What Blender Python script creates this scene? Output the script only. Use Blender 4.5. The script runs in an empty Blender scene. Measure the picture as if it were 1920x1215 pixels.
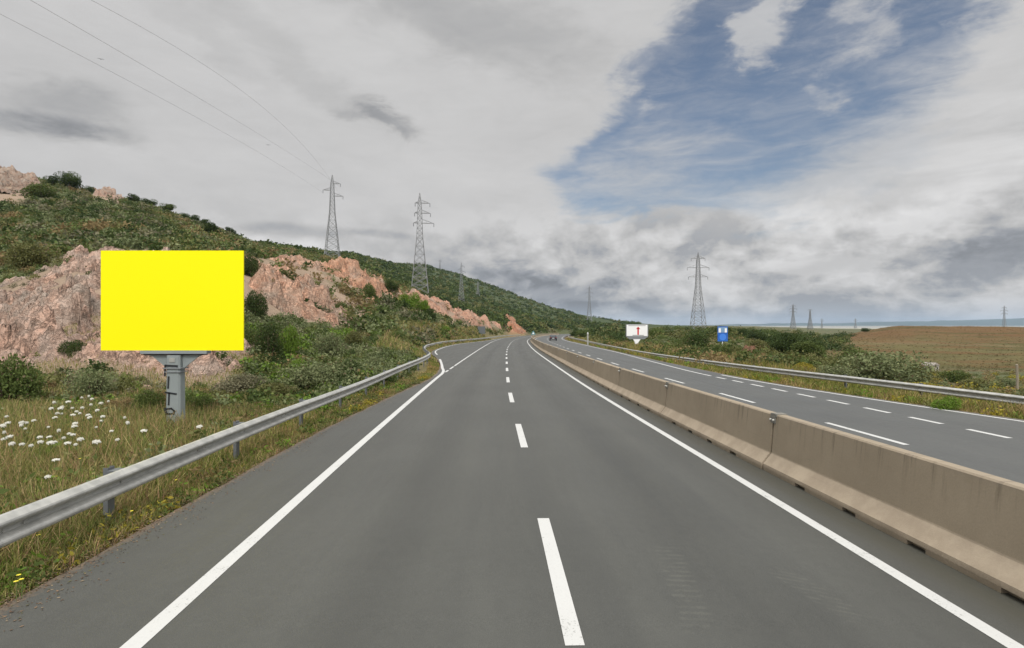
import bpy, bmesh, math, random
import numpy as np
from mathutils import Vector, Matrix
random.seed(7)
rng = np.random.default_rng(7)
R = math.radians
F = 1030.0                      # focal length of the view in photo pixels (1920 wide)
CAMZ = 2.5

# ------------------------------------------------------------------ camera
scn = bpy.context.scene
COL = scn.collection
cam_d = bpy.data.cameras.new('camera'); cam = bpy.data.objects.new('camera', cam_d); COL.objects.link(cam)
cam.location = (0, 0, CAMZ); cam.rotation_euler = (R(90), 0, 0)
cam_d.sensor_width = 36; cam_d.lens = 36*F/1920; cam_d.clip_start = 0.1; cam_d.clip_end = 40000
scn.camera = cam
scn.view_settings.view_transform = 'Standard'; scn.view_settings.look = 'None'
scn.view_settings.exposure = 0.40; scn.view_settings.gamma = 1
SUN_EL, SUN_AZ = R(50), R(172)   # azimuth from +Y clockwise: behind the camera, to the right

# ------------------------------------------------------------------ node helper
class NT:
    def __init__(s, tree): s.t = tree; s.n = tree.nodes; s.l = tree.links
    def new(s, typ, **kw):
        n = s.n.new(typ)
        for k, v in kw.items(): setattr(n, k, v)
        return n
    def put(s, sock, v):
        if v is None: return
        if isinstance(v, bpy.types.NodeSocket): s.l.new(v, sock)
        else:
            if isinstance(v, (tuple, list)) and len(v) == 3 and sock.type == 'RGBA': v = (*v, 1)
            sock.default_value = v
    def m(s, op, a, b=None, c=None, clamp=False):
        n = s.new('ShaderNodeMath', operation=op); n.use_clamp = clamp
        s.put(n.inputs[0], a); s.put(n.inputs[1], b)
        if c is not None: s.put(n.inputs[2], c)
        return n.outputs[0]
    def add(s, a, b): return s.m('ADD', a, b)
    def sub(s, a, b): return s.m('SUBTRACT', a, b)
    def mul(s, a, b): return s.m('MULTIPLY', a, b)
    def mx(s, a, b): return s.m('MAXIMUM', a, b)
    def sat(s, a): return s.m('ADD', a, 0.0, clamp=True)
    def ramp(s, x, a, b, lo=0.0, hi=1.0, smooth=True):
        n = s.new('ShaderNodeMapRange'); n.interpolation_type = 'SMOOTHSTEP' if smooth else 'LINEAR'
        s.put(n.inputs[0], x)
        for i, v in zip((1, 2, 3, 4), (a, b, lo, hi)): s.put(n.inputs[i], v)
        return n.outputs[0]
    def mix(s, f, a, b, mode='MIX'):
        n = s.new('ShaderNodeMix', data_type='RGBA', blend_type=mode)
        s.put(n.inputs[0], f); s.put(n.inputs[6], a); s.put(n.inputs[7], b)
        return n.outputs[2]
    def noise(s, vec, scale, detail=5, rough=.55, dist=0.0, dim='3D'):
        n = s.new('ShaderNodeTexNoise', noise_dimensions=dim)
        s.put(n.inputs['Vector'], vec); n.inputs['Scale'].default_value = scale
        n.inputs['Detail'].default_value = detail; n.inputs['Roughness'].default_value = rough
        n.inputs['Distortion'].default_value = dist
        return n.outputs[0]
    def vor(s, vec, scale, feature='F1', out=0):
        n = s.new('ShaderNodeTexVoronoi', feature=feature); s.put(n.inputs['Vector'], vec)
        n.inputs['Scale'].default_value = scale
        return n.outputs[out]
    def xyz(s, x, y, z):
        n = s.new('ShaderNodeCombineXYZ'); s.put(n.inputs[0], x); s.put(n.inputs[1], y); s.put(n.inputs[2], z)
        return n.outputs[0]
    def sep(s, v):
        n = s.new('ShaderNodeSeparateXYZ'); s.put(n.inputs[0], v); return n.outputs
    def mapping(s, v, scale=(1, 1, 1), rot=(0, 0, 0), loc=(0, 0, 0)):
        n = s.new('ShaderNodeMapping'); s.put(n.inputs[0], v)
        n.inputs['Scale'].default_value = scale; n.inputs['Rotation'].default_value = rot; n.inputs['Location'].default_value = loc
        return n.outputs[0]

# ------------------------------------------------------------------ world: sky with cloud decks in direction space
world = bpy.data.worlds.new('World'); scn.world = world; world.use_nodes = True
world.node_tree.nodes.clear()
W = NT(world.node_tree)
def build_sky():
    tc = W.new('ShaderNodeTexCoord').outputs['Generated']
    sx, sy, sz = W.sep(tc)
    az = W.m('ARCTAN2', sx, sy)
    el = W.m('ARCSINE', sz)
    sky = W.new('ShaderNodeTexSky', sky_type='NISHITA')
    sky.sun_disc = False; sky.sun_elevation = SUN_EL; sky.sun_rotation = SUN_AZ; sky.altitude = 100
    sky.air_density = 1.0; sky.dust_density = 1.2; sky.ozone_density = 1.5
    blue = W.mix(1.0, sky.outputs[0], (0.072, 0.069, 0.066), 'MULTIPLY')
    def ang(px, py):
        dx = px-960
        return math.atan(dx/F), math.atan((607.5-py)/math.hypot(F, dx))
    # cloud-plane coordinates: clouds flatten and crowd together towards the horizon
    zz = W.add(W.mx(sz, 0.0), 0.15)
    pc = W.xyz(W.m('DIVIDE', sx, zz), W.m('DIVIDE', sy, zz), 0.0)
    pa = W.xyz(az, W.mul(el, 2.2), 0.3)
    n1 = W.noise(pc, 0.85, 8, .58, .3)
    n2 = W.noise(W.mapping(pc, loc=(7, 3, 2)), 2.1, 8, .62, .4)
    n3 = W.noise(pa, 7.0, 9, .6, .4)
    n4 = W.noise(W.mapping(pa, loc=(3, 1, 5)), 2.6, 4, .5)
    n5 = W.noise(W.mapping(pa, loc=(1, 8, 5), rot=(0, 0, R(-22)), scale=(1, 2.2, 1)), 6.0, 8, .62, .5)
    n3c = W.sub(n3, .5); n4c = W.sub(n4, .5)
    wx = W.add(az, W.add(W.mul(n3c, .17), W.mul(n4c, .16)))
    wn = W.noise(W.mapping(pa, loc=(9, 4, 1)), 6.5, 9, .62, .4)
    wy = W.add(el, W.add(W.mul(W.sub(wn, .5), .12), W.mul(W.sub(n1, .5), .03)))
    def blob(px, py, rx, ry, rot=0, warp=1.0):
        a, e = ang(px, py); k = F
        ax = W.sub(wx if warp else az, a); ey = W.sub(wy if warp else el, e)
        c, s_ = math.cos(R(rot)), math.sin(R(rot))
        u = W.add(W.mul(ax, c), W.mul(ey, s_)); v = W.sub(W.mul(ey, c), W.mul(ax, s_))
        u = W.mul(u, k*math.cos(a)/rx*(1/ max(.6, math.cos(a)**1))); v = W.mul(v, k/ry)
        d = W.add(W.mul(u, u), W.mul(v, v))
        return W.m('POWER', 2.718, W.mul(d, -1.0))
    # ---- the blue hole
    n6 = W.noise(W.mapping(pa, loc=(4, 2, 9)), 17.0, 8, .65, .3)
    n8 = W.noise(W.mapping(pa, loc=(6, 5, 2), scale=(1, 1.5, 1)), 11.0, 9, .66, .5)
    f = blob(1530, 85, 175, 150, 0)
    for b in ((1350, 180, 130, 130, 30), (1500, 215, 200, 120, 10), (1165, 290, 125, 85, 20), (1330, 330, 200, 68, 8), (1710, 100, 135, 95, 60), (1590, 270, 130, 70, 25), (1570, -50, 200, 90, 0), (1250, 250, 110, 90, 20)):
        f = W.add(f, W.mul(blob(*b), .95))
    hole = W.ramp(W.add(f, W.mul(W.sub(n8, .5), 1.3)), .38, 1.12)
    # puffs floating in the hole
    p = W.mul(blob(1440, 60, 62, 46), 1.0)
    for b in ((1605, 100, 85, 32, 10), (1395, 90, 30, 32, 0), (1548, 200, 42, 24, -35), (1640, 12, 50, 34, 20), (1460, 10, 70, 26, 30), (1190, 215, 60, 22, 20)):
        p = W.add(p, blob(*b))
    puff = W.mul(W.ramp(W.add(p, W.mul(W.sub(n6, .5), 1.8)), .48, 1.5), .8)
    # thin veil low on the left of the hole and along its right side
    v = blob(1190, 320, 190, 95, 5, 0)
    for b in ((1800, 230, 190, 150, 50), (1560, 350, 280, 55, 12)): v = W.add(v, blob(*b, 0))
    veil = W.mul(W.ramp(W.add(W.mul(v, .80), W.mul(W.sub(W.add(W.mul(n5, .6), W.mul(n8, .4)), .5), 1.9)), .12, 1.15), .85)
    veil = W.mx(veil, W.ramp(n8, .30, .85, .06, .40))
    cover = W.sub(1.0, W.mul(hole, W.mul(W.sub(1.0, puff), W.sub(1.0, veil))))
    # ---- brightness of the cloud deck
    soft = W.add(.575, W.mul(n4c, .12))
    soft = W.add(soft, W.add(W.mul(W.sub(n1, .5), .14), W.mul(W.sub(n8, .5), .10)))
    eld = W.mul(el, 180/math.pi)
    low = W.ramp(eld, 14.0, 7.5)                      # heaped cumulus below about 12 degrees
    # heaps: bumpy height field, lit from above (its change along elevation gives white tops and grey undersides)
    def heap(de, sc, yst, k):
        q = W.xyz(az, W.mul(W.add(el, de), yst), .7+k)
        q = W.xyz(W.add(az, W.mul(W.sub(n8, .5), .03)), W.mul(W.add(W.add(el, de), W.mul(W.sub(n6, .5), .012)), yst), .7+k)
        return W.noise(q, sc, 7, .55, .2)
    h1 = W.sub(heap(.022, 7.0, 1.35, 0), heap(-.022, 7.0, 1.35, 0)); h2 = W.sub(heap(.010, 15, 1.3, 3), heap(-.010, 15, 1.3, 3))
    hb = heap(0, 7.0, 1.35, 0)
    lowb = W.add(W.add(.520, W.mul(h1, -.95)), W.add(W.mul(h2, -.55), W.mul(W.sub(hb, .5), .45)))
    lowb = W.add(lowb, W.add(W.mul(W.sub(n1, .5), .30), W.mul(W.sub(n6, .5), .08)))
    lowb = W.m('MINIMUM', W.mx(lowb, .375), .67)
    side = W.ramp(az, -.35, .12, .35, 1.0)
    lowm = W.mul(low, side)
    br = W.add(W.mul(soft, W.sub(1.0, lowm)), W.mul(lowb, lowm))
    # streaks in the upper right
    st = W.mul(W.ramp(az, .45, .8), W.ramp(eld, 26, 12))
    br = W.add(br, W.mul(W.mul(W.sub(n5, .53), .45), st))
    # single darker clouds
    dk = None
    for b, a in (((735, 222, 62, 24, -18), .17), ((660, 215, 40, 14, -20), .08), ((80, 236, 130, 17, 2, .0), .15), ((110, 212, 95, 34, 0), .13), ((540, 432, 120, 15, 0, .0), .15), ((710, 438, 60, 9, -3, .0), .11), ((880, 40, 330, 70, -15), .12), ((560, 110, 240, 40, -28), .07), ((1700, 470, 300, 22, 6), .04), ((400, 70, 120, 30, -30), .05), ((1000, 520, 200, 24, -4), .13), ((1090, 575, 150, 15, -4), .13),
                 ((1560, 500, 330, 20, 4), .08), ((1500, 590, 420, 14, 0), .08)):
        t = W.mul(W.ramp(W.add(blob(*b), W.mul(W.sub(n6, .5), .5)), .15, .95), a); dk = t if dk is None else W.add(dk, t)
    br = W.sub(br, dk)
    # bright rims under them
    for b, a in (((600, 462, 180, 12, -6), .10), ((150, 250, 100, 10, 0), .04), ((1330, 380, 70, 14, 5), .06), ((1600, 395, 260, 34, 10), .10), ((1800, 300, 130, 60, 35), .05)):
        br = W.add(br, W.mul(blob(*b), a))
    # the deck thins towards the zenith, where the sun stands behind it
    sdn = W.new('ShaderNodeVectorMath', operation='DOT_PRODUCT'); W.put(sdn.inputs[0], tc); sdn.inputs[1].default_value = (math.sin(SUN_AZ)*math.cos(SUN_EL), math.cos(SUN_AZ)*math.cos(SUN_EL), math.sin(SUN_EL))
    zen = W.mul(W.ramp(eld, 33, 62, .76, 1.9), W.ramp(sdn.outputs['Value'], .2, .95, 1.0, 1.9))
    col = W.mix(W.ramp(br, .24, .52), (.92, .95, 1.0), (1.0, .992, .99)); col = W.mix(W.mul(low, W.ramp(br, .52, .30)), col, (.90, .945, 1.02))
    bb = W.mul(br, zen)
    cloud = W.mix(1.0, col, W.xyz(bb, bb, bb), 'MULTIPLY')
    # low air by the horizon
    hz = W.ramp(eld, 2.6, .2)
    cloud = W.mix(W.mul(hz, .45), cloud, (.33, .37, .43))
    final = W.mix(cover, blue, cloud)
    bg = W.new('ShaderNodeBackground'); W.put(bg.inputs[0], final); bg.inputs[1].default_value = 1.0
    W.l.new(bg.outputs[0], W.new('ShaderNodeOutputWorld').inputs[0])
build_sky()
world.cycles.sampling_method = 'MANUAL'; world.cycles.sample_map_resolution = 512

sun_d = bpy.data.lights.new('sun', 'SUN'); sun_d.energy = 1.5; sun_d.angle = R(14); sun_d.color = (1, .96, .90)
sun = bpy.data.objects.new('sun', sun_d); COL.objects.link(sun)
sv = Vector((math.sin(SUN_AZ)*math.cos(SUN_EL), math.cos(SUN_AZ)*math.cos(SUN_EL), math.sin(SUN_EL)))
sun.rotation_euler = sv.to_track_quat('Z', 'Y').to_euler(); sun.location = (20, -30, 60)

# ------------------------------------------------------------------ numpy noise
def _h(ix, iy, seed):
    v = (ix.astype(np.int64)*374761393 + iy.astype(np.int64)*668265263 + seed*974711) & 0xffffffff
    v = ((v ^ (v >> 13))*1274126177) & 0xffffffff
    v = (v ^ (v >> 16)) & 0xffffff
    return v/float(0xffffff)
def vnoise(x, y, seed=0):
    x = np.asarray(x, float); y = np.asarray(y, float)
    ix = np.floor(x); iy = np.floor(y); fx = x-ix; fy = y-iy
    fx = fx*fx*(3-2*fx); fy = fy*fy*(3-2*fy); ix = ix.astype(np.int64); iy = iy.astype(np.int64)
    a = _h(ix, iy, seed); b = _h(ix+1, iy, seed); c = _h(ix, iy+1, seed); d = _h(ix+1, iy+1, seed)
    return (a*(1-fx)+b*fx)*(1-fy)+(c*(1-fx)+d*fx)*fy
def fbm(x, y, oct=4, seed=0, g=.5):
    s = 0; a = 1; t = 0
    for i in range(oct):
        s = s+a*(vnoise(x, y, seed+i*17)-.5); t += a; a *= g
        x, y = x*1.9+y*.4+3.1, y*1.9-x*.4+1.7
    return s/t*2
def worley(x, y, seed=0):
    ix = np.floor(x).astype(np.int64); iy = np.floor(y).astype(np.int64)
    f1 = np.full(x.shape, 9.); f2 = np.full(x.shape, 9.); cid = np.zeros(x.shape); gx = np.zeros(x.shape); gy = np.zeros(x.shape)
    for dx in (-1, 0, 1):
        for dy in (-1, 0, 1):
            jx = ix+dx; jy = iy+dy
            px = jx+_h(jx, jy, seed); py = jy+_h(jx, jy, seed+5); d = np.hypot(px-x, py-y)
            near = d < f1
            f2 = np.where(near, f1, np.minimum(f2, d)); cid = np.where(near, _h(jx, jy, seed+9), cid)
            gx = np.where(near, x-px, gx); gy = np.where(near, y-py, gy)
            f1 = np.where(near, d, f1)
    return f1, f2, cid, gx, gy
def sstep(a, b, x):
    t = np.clip((x-a)/(b-a), 0, 1); return t*t*(3-2*t)
def interp(pts, q): 
    a = np.array(pts, float); return np.interp(q, a[:, 0], a[:, 1])
def smooth_path(pts, q):
    """monotone-free Catmull style cubic through the points, as a function of the first coordinate"""
    a = np.array(pts, float); x = a[:, 0]; y = a[:, 1]; q = np.asarray(q, float)
    d = np.gradient(y, x); i = np.clip(np.searchsorted(x, q)-1, 0, len(x)-2)
    h = x[i+1]-x[i]; t = np.clip((q-x[i])/h, 0, 1)
    return ((2*t**3-3*t**2+1)*y[i]+(t**3-2*t**2+t)*h*d[i]+(-2*t**3+3*t**2)*y[i+1]+(t**3-t**2)*h*d[i+1])

# ------------------------------------------------------------------ the road in plan (Y forward, X right)
SL = 0.0121
def zroad(Y): return -SL*np.asarray(Y, float)
RL = [(-40, 4.6), (4.33, 3.97), (24.5, 3.33), (41, 3.08), (70, 2.84), (103, 3.1), (129, 3.6), (161, 5.0), (206, 8.3), (309, 22.0), (386, 43), (450, 77), (520, 142)]
XLP = [(-40, -4.7), (5, -4.62), (14, -4.78), (22, -4.55), (28.6, -4.3), (33, -4.5), (39, -5.1), (50, -6.9), (60, -8.8), (66, -9.6), (78, -10.4), (92, -10.6), (107, -9.9), (117, -8.8), (135, -6.8), (184, -3.6), (206, -1.4), (309, 12.3), (386, 33), (450, 66), (520, 131)]
XRP = [(-40, 16.5), (5, 15.4), (15, 14.4), (18, 13.8), (26, 12.5), (41, 12.2), (63, 12.6), (92, 13.1), (154, 15.0), (206, 19.8), (309, 34.5), (386, 56), (450, 91), (520, 156)]
def X_right_line(Y): return smooth_path(RL, Y)
def XL(Y): return smooth_path(XLP, Y)
def XR(Y): return smooth_path(XRP, Y)
def X_center(Y): return X_right_line(Y)-3.47
def X_barrier(Y): return X_right_line(Y)+1.0 + 0*np.asarray(Y)          # axis of the median barrier

# ------------------------------------------------------------------ terrain heights
KN = np.array([15, 20, 25, 32, 42, 55, 75, 100, 140, 200, 300, 450, 700, 1100, 1800, 3000], float)
TAB = {
 -2600: [806, 762, 735, 700, 660, 600, 540, 480, 430, 400, 420, 470, 560, 590, 605, 612],
 -700: [806, 755, 722, 660, 590, 540, 480, 420, 360, 320, 350, 420, 520, 580, 605, 612],
 0:    [806, 750, 705, 620, 545, 512, 480, 436, 380, 324, 350, 420, 520, 580, 605, 612],
 80:   [806, 752, 708, 600, 515, 500, 470, 430, 385, 340, 360, 420, 520, 580, 605, 612],
 140:  [806, 755, 712, 590, 492, 490, 462, 425, 390, 358, 375, 420, 520, 580, 605, 612],
 200:  [806, 757, 715, 595, 498, 486, 462, 428, 396, 368, 385, 420, 520, 580, 605, 612],
 270:  [806, 758, 718, 610, 505, 490, 468, 434, 406, 384, 400, 430, 520, 580, 605, 612],
 340:  [806, 759, 722, 630, 530, 494, 474, 446, 425, 412, 425, 450, 520, 580, 605, 612],
 420:  [806, 759, 726, 650, 570, 510, 480, 460, 448, 439, 448, 460, 515, 580, 605, 612],
 480:  [806, 759, 728, 680, 615, 550, 490, 478, 472, 464, 466, 470, 500, 570, 605, 612],
 540:  [806, 759, 729, 694, 645, 592, 520, 490, 484, 476, 474, 468, 490, 560, 605, 612],
 600:  [806, 759, 730, 700, 658, 620, 555, 506, 494, 487, 484, 477, 478, 550, 605, 612],
 660:  [806, 759, 731, 704, 664, 640, 592, 530, 505, 500, 498, 486, 477, 540, 605, 612],
 720:  [806, 759, 732, 708, 670, 648, 618, 565, 530, 528, 526, 515, 490, 500, 605, 612],
 790:  [806, 759, 734, 710, 678, 655, 636, 605, 572, 552, 556, 545, 515, 494, 600, 612],
 860:  [806, 759, 736, 712, 684, 662, 646, 632, 608, 590, 584, 570, 540, 513, 600, 612],
 920:  [806, 759, 736, 712, 684, 665, 650, 641, 628, 612, 602, 590, 562, 533, 600, 612],
 975:  [806, 759, 736, 712, 684, 665, 652, 646, 638, 624, 616, 605, 585, 554, 600, 612],
 1030: [806, 759, 736, 712, 684, 665, 654, 648, 642, 632, 622, 614, 600, 574, 600, 612],
 1100: [806, 759, 736, 712, 688, 674, 662, 650, 642, 634, 625, 617, 608, 591, 600, 612],
 1165: [806, 759, 736, 712, 690, 676, 662, 650, 640, 631, 622, 615, 610, 604, 606, 612],
 1250: [806, 759, 736, 712, 690, 674, 657, 645, 635, 626, 619, 614, 611, 610, 611, 612],
 1400: [806, 759, 738, 708, 684, 668, 655, 645, 636, 628, 621, 616, 613, 612, 612, 613],
 1500: [806, 759, 742, 710, 688, 676, 668, 660, 650, 636, 626, 620, 617, 615, 614, 614],
 1560: [806, 762, 745, 714, 693, 688, 685, 672, 655, 641, 633, 640, 627, 617, 615, 615],
 1620: [806, 764, 746, 718, 700, 695, 693, 682, 660, 638, 620, 625, 625, 618, 615, 615],
 1680: [806, 768, 748, 724, 708, 702, 699, 688, 662, 636, 610, 616, 622, 618, 615, 615],
 1800: [806, 770, 748, 733, 720, 711, 703, 692, 668, 640, 610.5, 616, 622, 618, 615, 615],
 1920: [806, 772, 750, 738, 728, 716, 706, 694, 670, 641, 612.5, 617, 622, 618, 615, 615],
 2600: [806, 775, 755, 742, 730, 720, 708, 696, 672, 642, 614, 618, 622, 618, 615, 615],
 5200: [806, 775, 755, 742, 730, 720, 708, 696, 672, 642, 614, 618, 622, 618, 615, 615]}
_cols = np.array(sorted(TAB)); _Z = np.array([[CAMZ-(p-607.5)/F*y for p, y in zip(TAB[c], KN)] for c in _cols])
_Z = np.concatenate([np.full((len(_cols), 2), -.12), _Z], axis=1)
_lk = np.concatenate([np.log([2., 7.]), np.log(KN)])
# fine table, blurred a little so that no knots show
_u = np.linspace(-2600, 5200, 1561); _v = np.linspace(_lk[0], _lk[-1], 260)
_t1 = np.array([np.interp(_v, _lk, row) for row in _Z])
_T = np.array([np.interp(_u, _cols, _t1[:, j]) for j in range(len(_v))]).T
def _blur(A, n, ax):
    k = np.hanning(n+2)[1:-1]; k /= k.sum(); pad = [(0, 0), (0, 0)]; pad[ax] = (n//2, n//2)
    return np.apply_along_axis(lambda r: np.convolve(r, k, 'valid'), ax, np.pad(A, pad, mode='edge'))
_T = _blur(_blur(_T, 7, 0), 9, 1)
def Hbase(px, Y):
    fu = np.clip((px+2600)/5.0, 0, len(_u)-1.001); fv = np.clip((np.log(np.maximum(Y, 2))-_v[0])/(_v[1]-_v[0]), 0, len(_v)-1.001)
    i = fu.astype(int); j = fv.astype(int); a = fu-i; b = fv-j
    return (_T[i, j]*(1-a)+_T[i+1, j]*a)*(1-b)+(_T[i, j+1]*(1-a)+_T[i+1, j+1]*a)*b
def off_road(X, Y):
    return np.maximum(XL(Y)-X, X-XR(Y))
def H(X, Y):
    X = np.asarray(X, float); Y = np.asarray(Y, float); X, Y = np.broadcast_arrays(X, Y)
    Ys = np.maximum(Y, 2.0); px = 960+F*X/Ys
    z = Hbase(px, Ys)
    far = np.clip(Ys/100, 0, 1)
    z = z+fbm(X/9, Y/9, 4, 3)*(.10+.55*sstep(20, 120, Ys))+fbm(X/45, Y/45, 4, 8)*1.5*sstep(60, 300, Ys)*np.where(px > 1500, .4, 1)+fbm(X/1.4, Y/1.4, 3, 5)*.05
    d = off_road(X, Y)
    zr = zroad(np.minimum(Y, 520))
    w = sstep(.3, 3.0+.03*Ys, d)
    k = sstep(500, 560, Y)
    z2 = zr-.05-.0012*np.clip(Y, 0, 300)
    return np.where(d < 0, z2-.04, z2*(1-w)+z*w)*(1-k)+z*k
def pyof(Y, z): return 607.5-(z-CAMZ)*F/Y
def at(px, Y, z=None):
    X = (px-960)/F*Y
    return Vector((X, Y, float(H(X, Y)) if z is None else z))
def zpx(py, Y): return CAMZ-(py-607.5)/F*Y

def poly_sd(px, py, poly):
    """signed distance (photo pixels), positive inside the outline"""
    P = np.array(poly, float); n = len(P); d = np.full(px.shape, 1e9); ins = np.zeros(px.shape, bool)
    for i in range(n):
        a = P[i]; b = P[(i+1) % n]; e = b-a
        wx = px-a[0]; wy = py-a[1]; t = np.clip((wx*e[0]+wy*e[1])/(e@e), 0, 1)
        d = np.minimum(d, np.hypot(wx-t*e[0], wy-t*e[1]))
        c = (a[1] > py) != (b[1] > py)
        with np.errstate(divide='ignore', invalid='ignore'):
            xx = a[0]+(py-a[1])/(b[1]-a[1] if b[1] != a[1] else 1e-9)*(b[0]-a[0])
        ins ^= c & (px < xx)
    return np.where(ins, d, -d)

# ------------------------------------------------------------------ object helpers
def tag(o, label=None, cat=None, group=None, kind=None):
    if label: o['label'] = label
    if cat: o['category'] = cat
    if group: o['group'] = group
    if kind: o['kind'] = kind
    return o
def empty(name, loc, rz=0, label=None, cat=None, group=None, scale=None):
    o = bpy.data.objects.new(name, None); COL.objects.link(o); o.location = loc; o.rotation_euler = (0, 0, rz)
    o.empty_display_size = .2
    if scale is not None: o.scale = scale
    return tag(o, label, cat, group)
def link(name, me, mat, parent=None, smooth=False):
    o = bpy.data.objects.new(name, me); COL.objects.link(o)
    if mat and not me.materials: me.materials.append(mat)
    if parent: o.parent = parent
    if smooth: me.polygons.foreach_set('use_smooth', [True]*len(me.polygons))
    return o
def big_mesh(name, V, Fc, cols=None):
    """numpy mesh: V (n,3), Fc (m,k)"""
    V = np.ascontiguousarray(V, dtype=np.float32); Fc = np.ascontiguousarray(Fc, dtype=np.int32)
    me = bpy.data.meshes.new(name); m, k = Fc.shape
    me.vertices.add(len(V)); me.vertices.foreach_set('co', V.ravel())
    me.loops.add(m*k); me.loops.foreach_set('vertex_index', Fc.ravel())
    me.polygons.add(m); me.polygons.foreach_set('loop_start', np.arange(0, m*k, k, dtype=np.int32))
    try: me.polygons.foreach_set('loop_total', np.full(m, k, dtype=np.int32))
    except Exception: pass
    me.update(calc_edges=True)
    if cols is not None:
        c = np.ones((len(V), 4), np.float32); c[:, :cols.shape[1]] = cols
        at_ = me.color_attributes.new('Col', 'FLOAT_COLOR', 'POINT'); at_.data.foreach_set('color', c.ravel())
    return me
def grid_faces(nu, nv):
    i, j = np.meshgrid(np.arange(nu-1), np.arange(nv-1), indexing='ij'); a = (i*nv+j).ravel()
    return np.stack([a, a+nv, a+nv+1, a+1], 1)
class MB:
    def __init__(s): s.v = []; s.f = []
    def box(s, c, d, rot=None, taper=1.0):
        b = len(s.v)
        for z in (-1, 1):
            t = taper if z > 0 else 1
            for x, y in ((-1, -1), (1, -1), (1, 1), (-1, 1)):
                p = Vector((x*d[0]/2*t, y*d[1]/2*t, z*d[2]/2))
                if rot is not None: p = rot @ p
                s.v.append(tuple(p+Vector(c)))
        for f in ((0, 3, 2, 1), (4, 5, 6, 7), (0, 1, 5, 4), (1, 2, 6, 5), (2, 3, 7, 6), (3, 0, 4, 7)): s.f.append([b+i for i in f])
        return s
    def bar(s, a, b_, w, h=None, n=4):
        a = Vector(a); b_ = Vector(b_); d = (b_-a); q = d.to_track_quat('Z', 'Y'); b0 = len(s.v); h = h or w
        for p in (a, b_):
            for i in range(n):
                t = 2*math.pi*(i+.5)/n; s.v.append(tuple(p+q @ Vector((math.cos(t)*w*.7071, math.sin(t)*h*.7071, 0))))
        for i in range(n): s.f.append([b0+i, b0+(i+1) % n, b0+n+(i+1) % n, b0+n+i])
        s.f.append([b0+i for i in range(n)][::-1]); s.f.append([b0+n+i for i in range(n)])
        return s
    def tube(s, pts, rads, n=8, cap=True):
        b0 = len(s.v); m = len(pts)
        for k, p in enumerate(pts):
            p = Vector(p); d = Vector(pts[min(k+1, m-1)])-Vector(pts[max(k-1, 0)]); q = d.to_track_quat('Z', 'Y')
            r = rads[k] if hasattr(rads, '__len__') else rads
            for i in range(n):
                t = 2*math.pi*i/n; s.v.append(tuple(p+q @ Vector((math.cos(t)*r, math.sin(t)*r, 0))))
        for k in range(m-1):
            for i in range(n): s.f.append([b0+k*n+i, b0+k*n+(i+1) % n, b0+(k+1)*n+(i+1) % n, b0+(k+1)*n+i])
        if cap: s.f.append([b0+i for i in range(n)][::-1]); s.f.append([b0+(m-1)*n+i for i in range(n)])
        return s
    def prism(s, pts, depth, M=None):
        """outline in local xz, thickness along y"""
        b0 = len(s.v); n = len(pts)
        for y in (-depth/2, depth/2):
            for x, z in pts:
                p = Vector((x, y, z)); s.v.append(tuple(M @ p if M is not None else p))
        s.f.append([b0+i for i in range(n)]); s.f.append([b0+n+i for i in range(n)][::-1])
        for i in range(n): s.f.append([b0+(i+1) % n, b0+i, b0+n+i, b0+n+(i+1) % n])
        return s
    def sweep(s, path, prof, closed=True):
        """prof: list of (offset to the left-normal side, height) or a function k->list; path: list of (x,y,z)"""
        b0 = len(s.v); m = len(path); n = len(prof)
        for k in range(m):
            a = Vector(path[max(k-1, 0)]); b = Vector(path[min(k+1, m-1)]); d = (b-a); d.z = 0; d.normalize(); nr = Vector((d.y, -d.x, 0))
            for o, h in prof: s.v.append(tuple(Vector(path[k])+nr*o+Vector((0, 0, h))))
        for k in range(m-1):
            for i in range(n if closed else n-1):
                s.f.append([b0+k*n+i, b0+k*n+(i+1) % n, b0+(k+1)*n+(i+1) % n, b0+(k+1)*n+i])
        if closed: s.f.append([b0+i for i in range(n)][::-1]); s.f.append([b0+(m-1)*n+i for i in range(n)])
        return s
    def build(s, name, mat, parent=None, smooth=False, bevel=0):
        me = bpy.data.meshes.new(name); me.from_pydata(s.v, [], s.f)
        bm = bmesh.new(); bm.from_mesh(me); bmesh.ops.recalc_face_normals(bm, faces=bm.faces)
        if bevel: bmesh.ops.bevel(bm, geom=list(bm.edges), offset=bevel, segments=2, affect='EDGES', clamp_overlap=True)
        bm.to_mesh(me); bm.free(); me.update()
        return link(name, me, mat, parent, smooth)

# ------------------------------------------------------------------ materials
def mat_new(name):
    m = bpy.data.materials.new(name); m.use_nodes = True; m.node_tree.nodes.clear(); return m, NT(m.node_tree)
def finish(m, T, color, rough=.8, metal=0.0, bump=None, bstr=.3, bdist=.02, spec=.3, transl=None):
    b = T.new('ShaderNodeBsdfPrincipled'); T.put(b.inputs['Base Color'], color); T.put(b.inputs['Roughness'], rough)
    T.put(b.inputs['Metallic'], metal); b.inputs['Specular IOR Level'].default_value = spec
    if bump is not None:
        n = T.new('ShaderNodeBump'); n.inputs['Strength'].default_value = bstr; n.inputs['Distance'].default_value = bdist
        T.put(n.inputs['Height'], bump); T.l.new(n.outputs[0], b.inputs['Normal'])
    out = T.new('ShaderNodeOutputMaterial'); sh = b.outputs[0]
    if transl:
        tr = T.new('ShaderNodeBsdfTranslucent'); T.put(tr.inputs[0], color); mx = T.new('ShaderNodeMixShader'); mx.inputs[0].default_value = transl
        T.l.new(sh, mx.inputs[1]); T.l.new(tr.outputs[0], mx.inputs[2]); sh = mx.outputs[0]
    T.l.new(sh, out.inputs[0]); return m
def pos(T): return T.new('ShaderNodeNewGeometry').outputs['Position']
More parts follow.
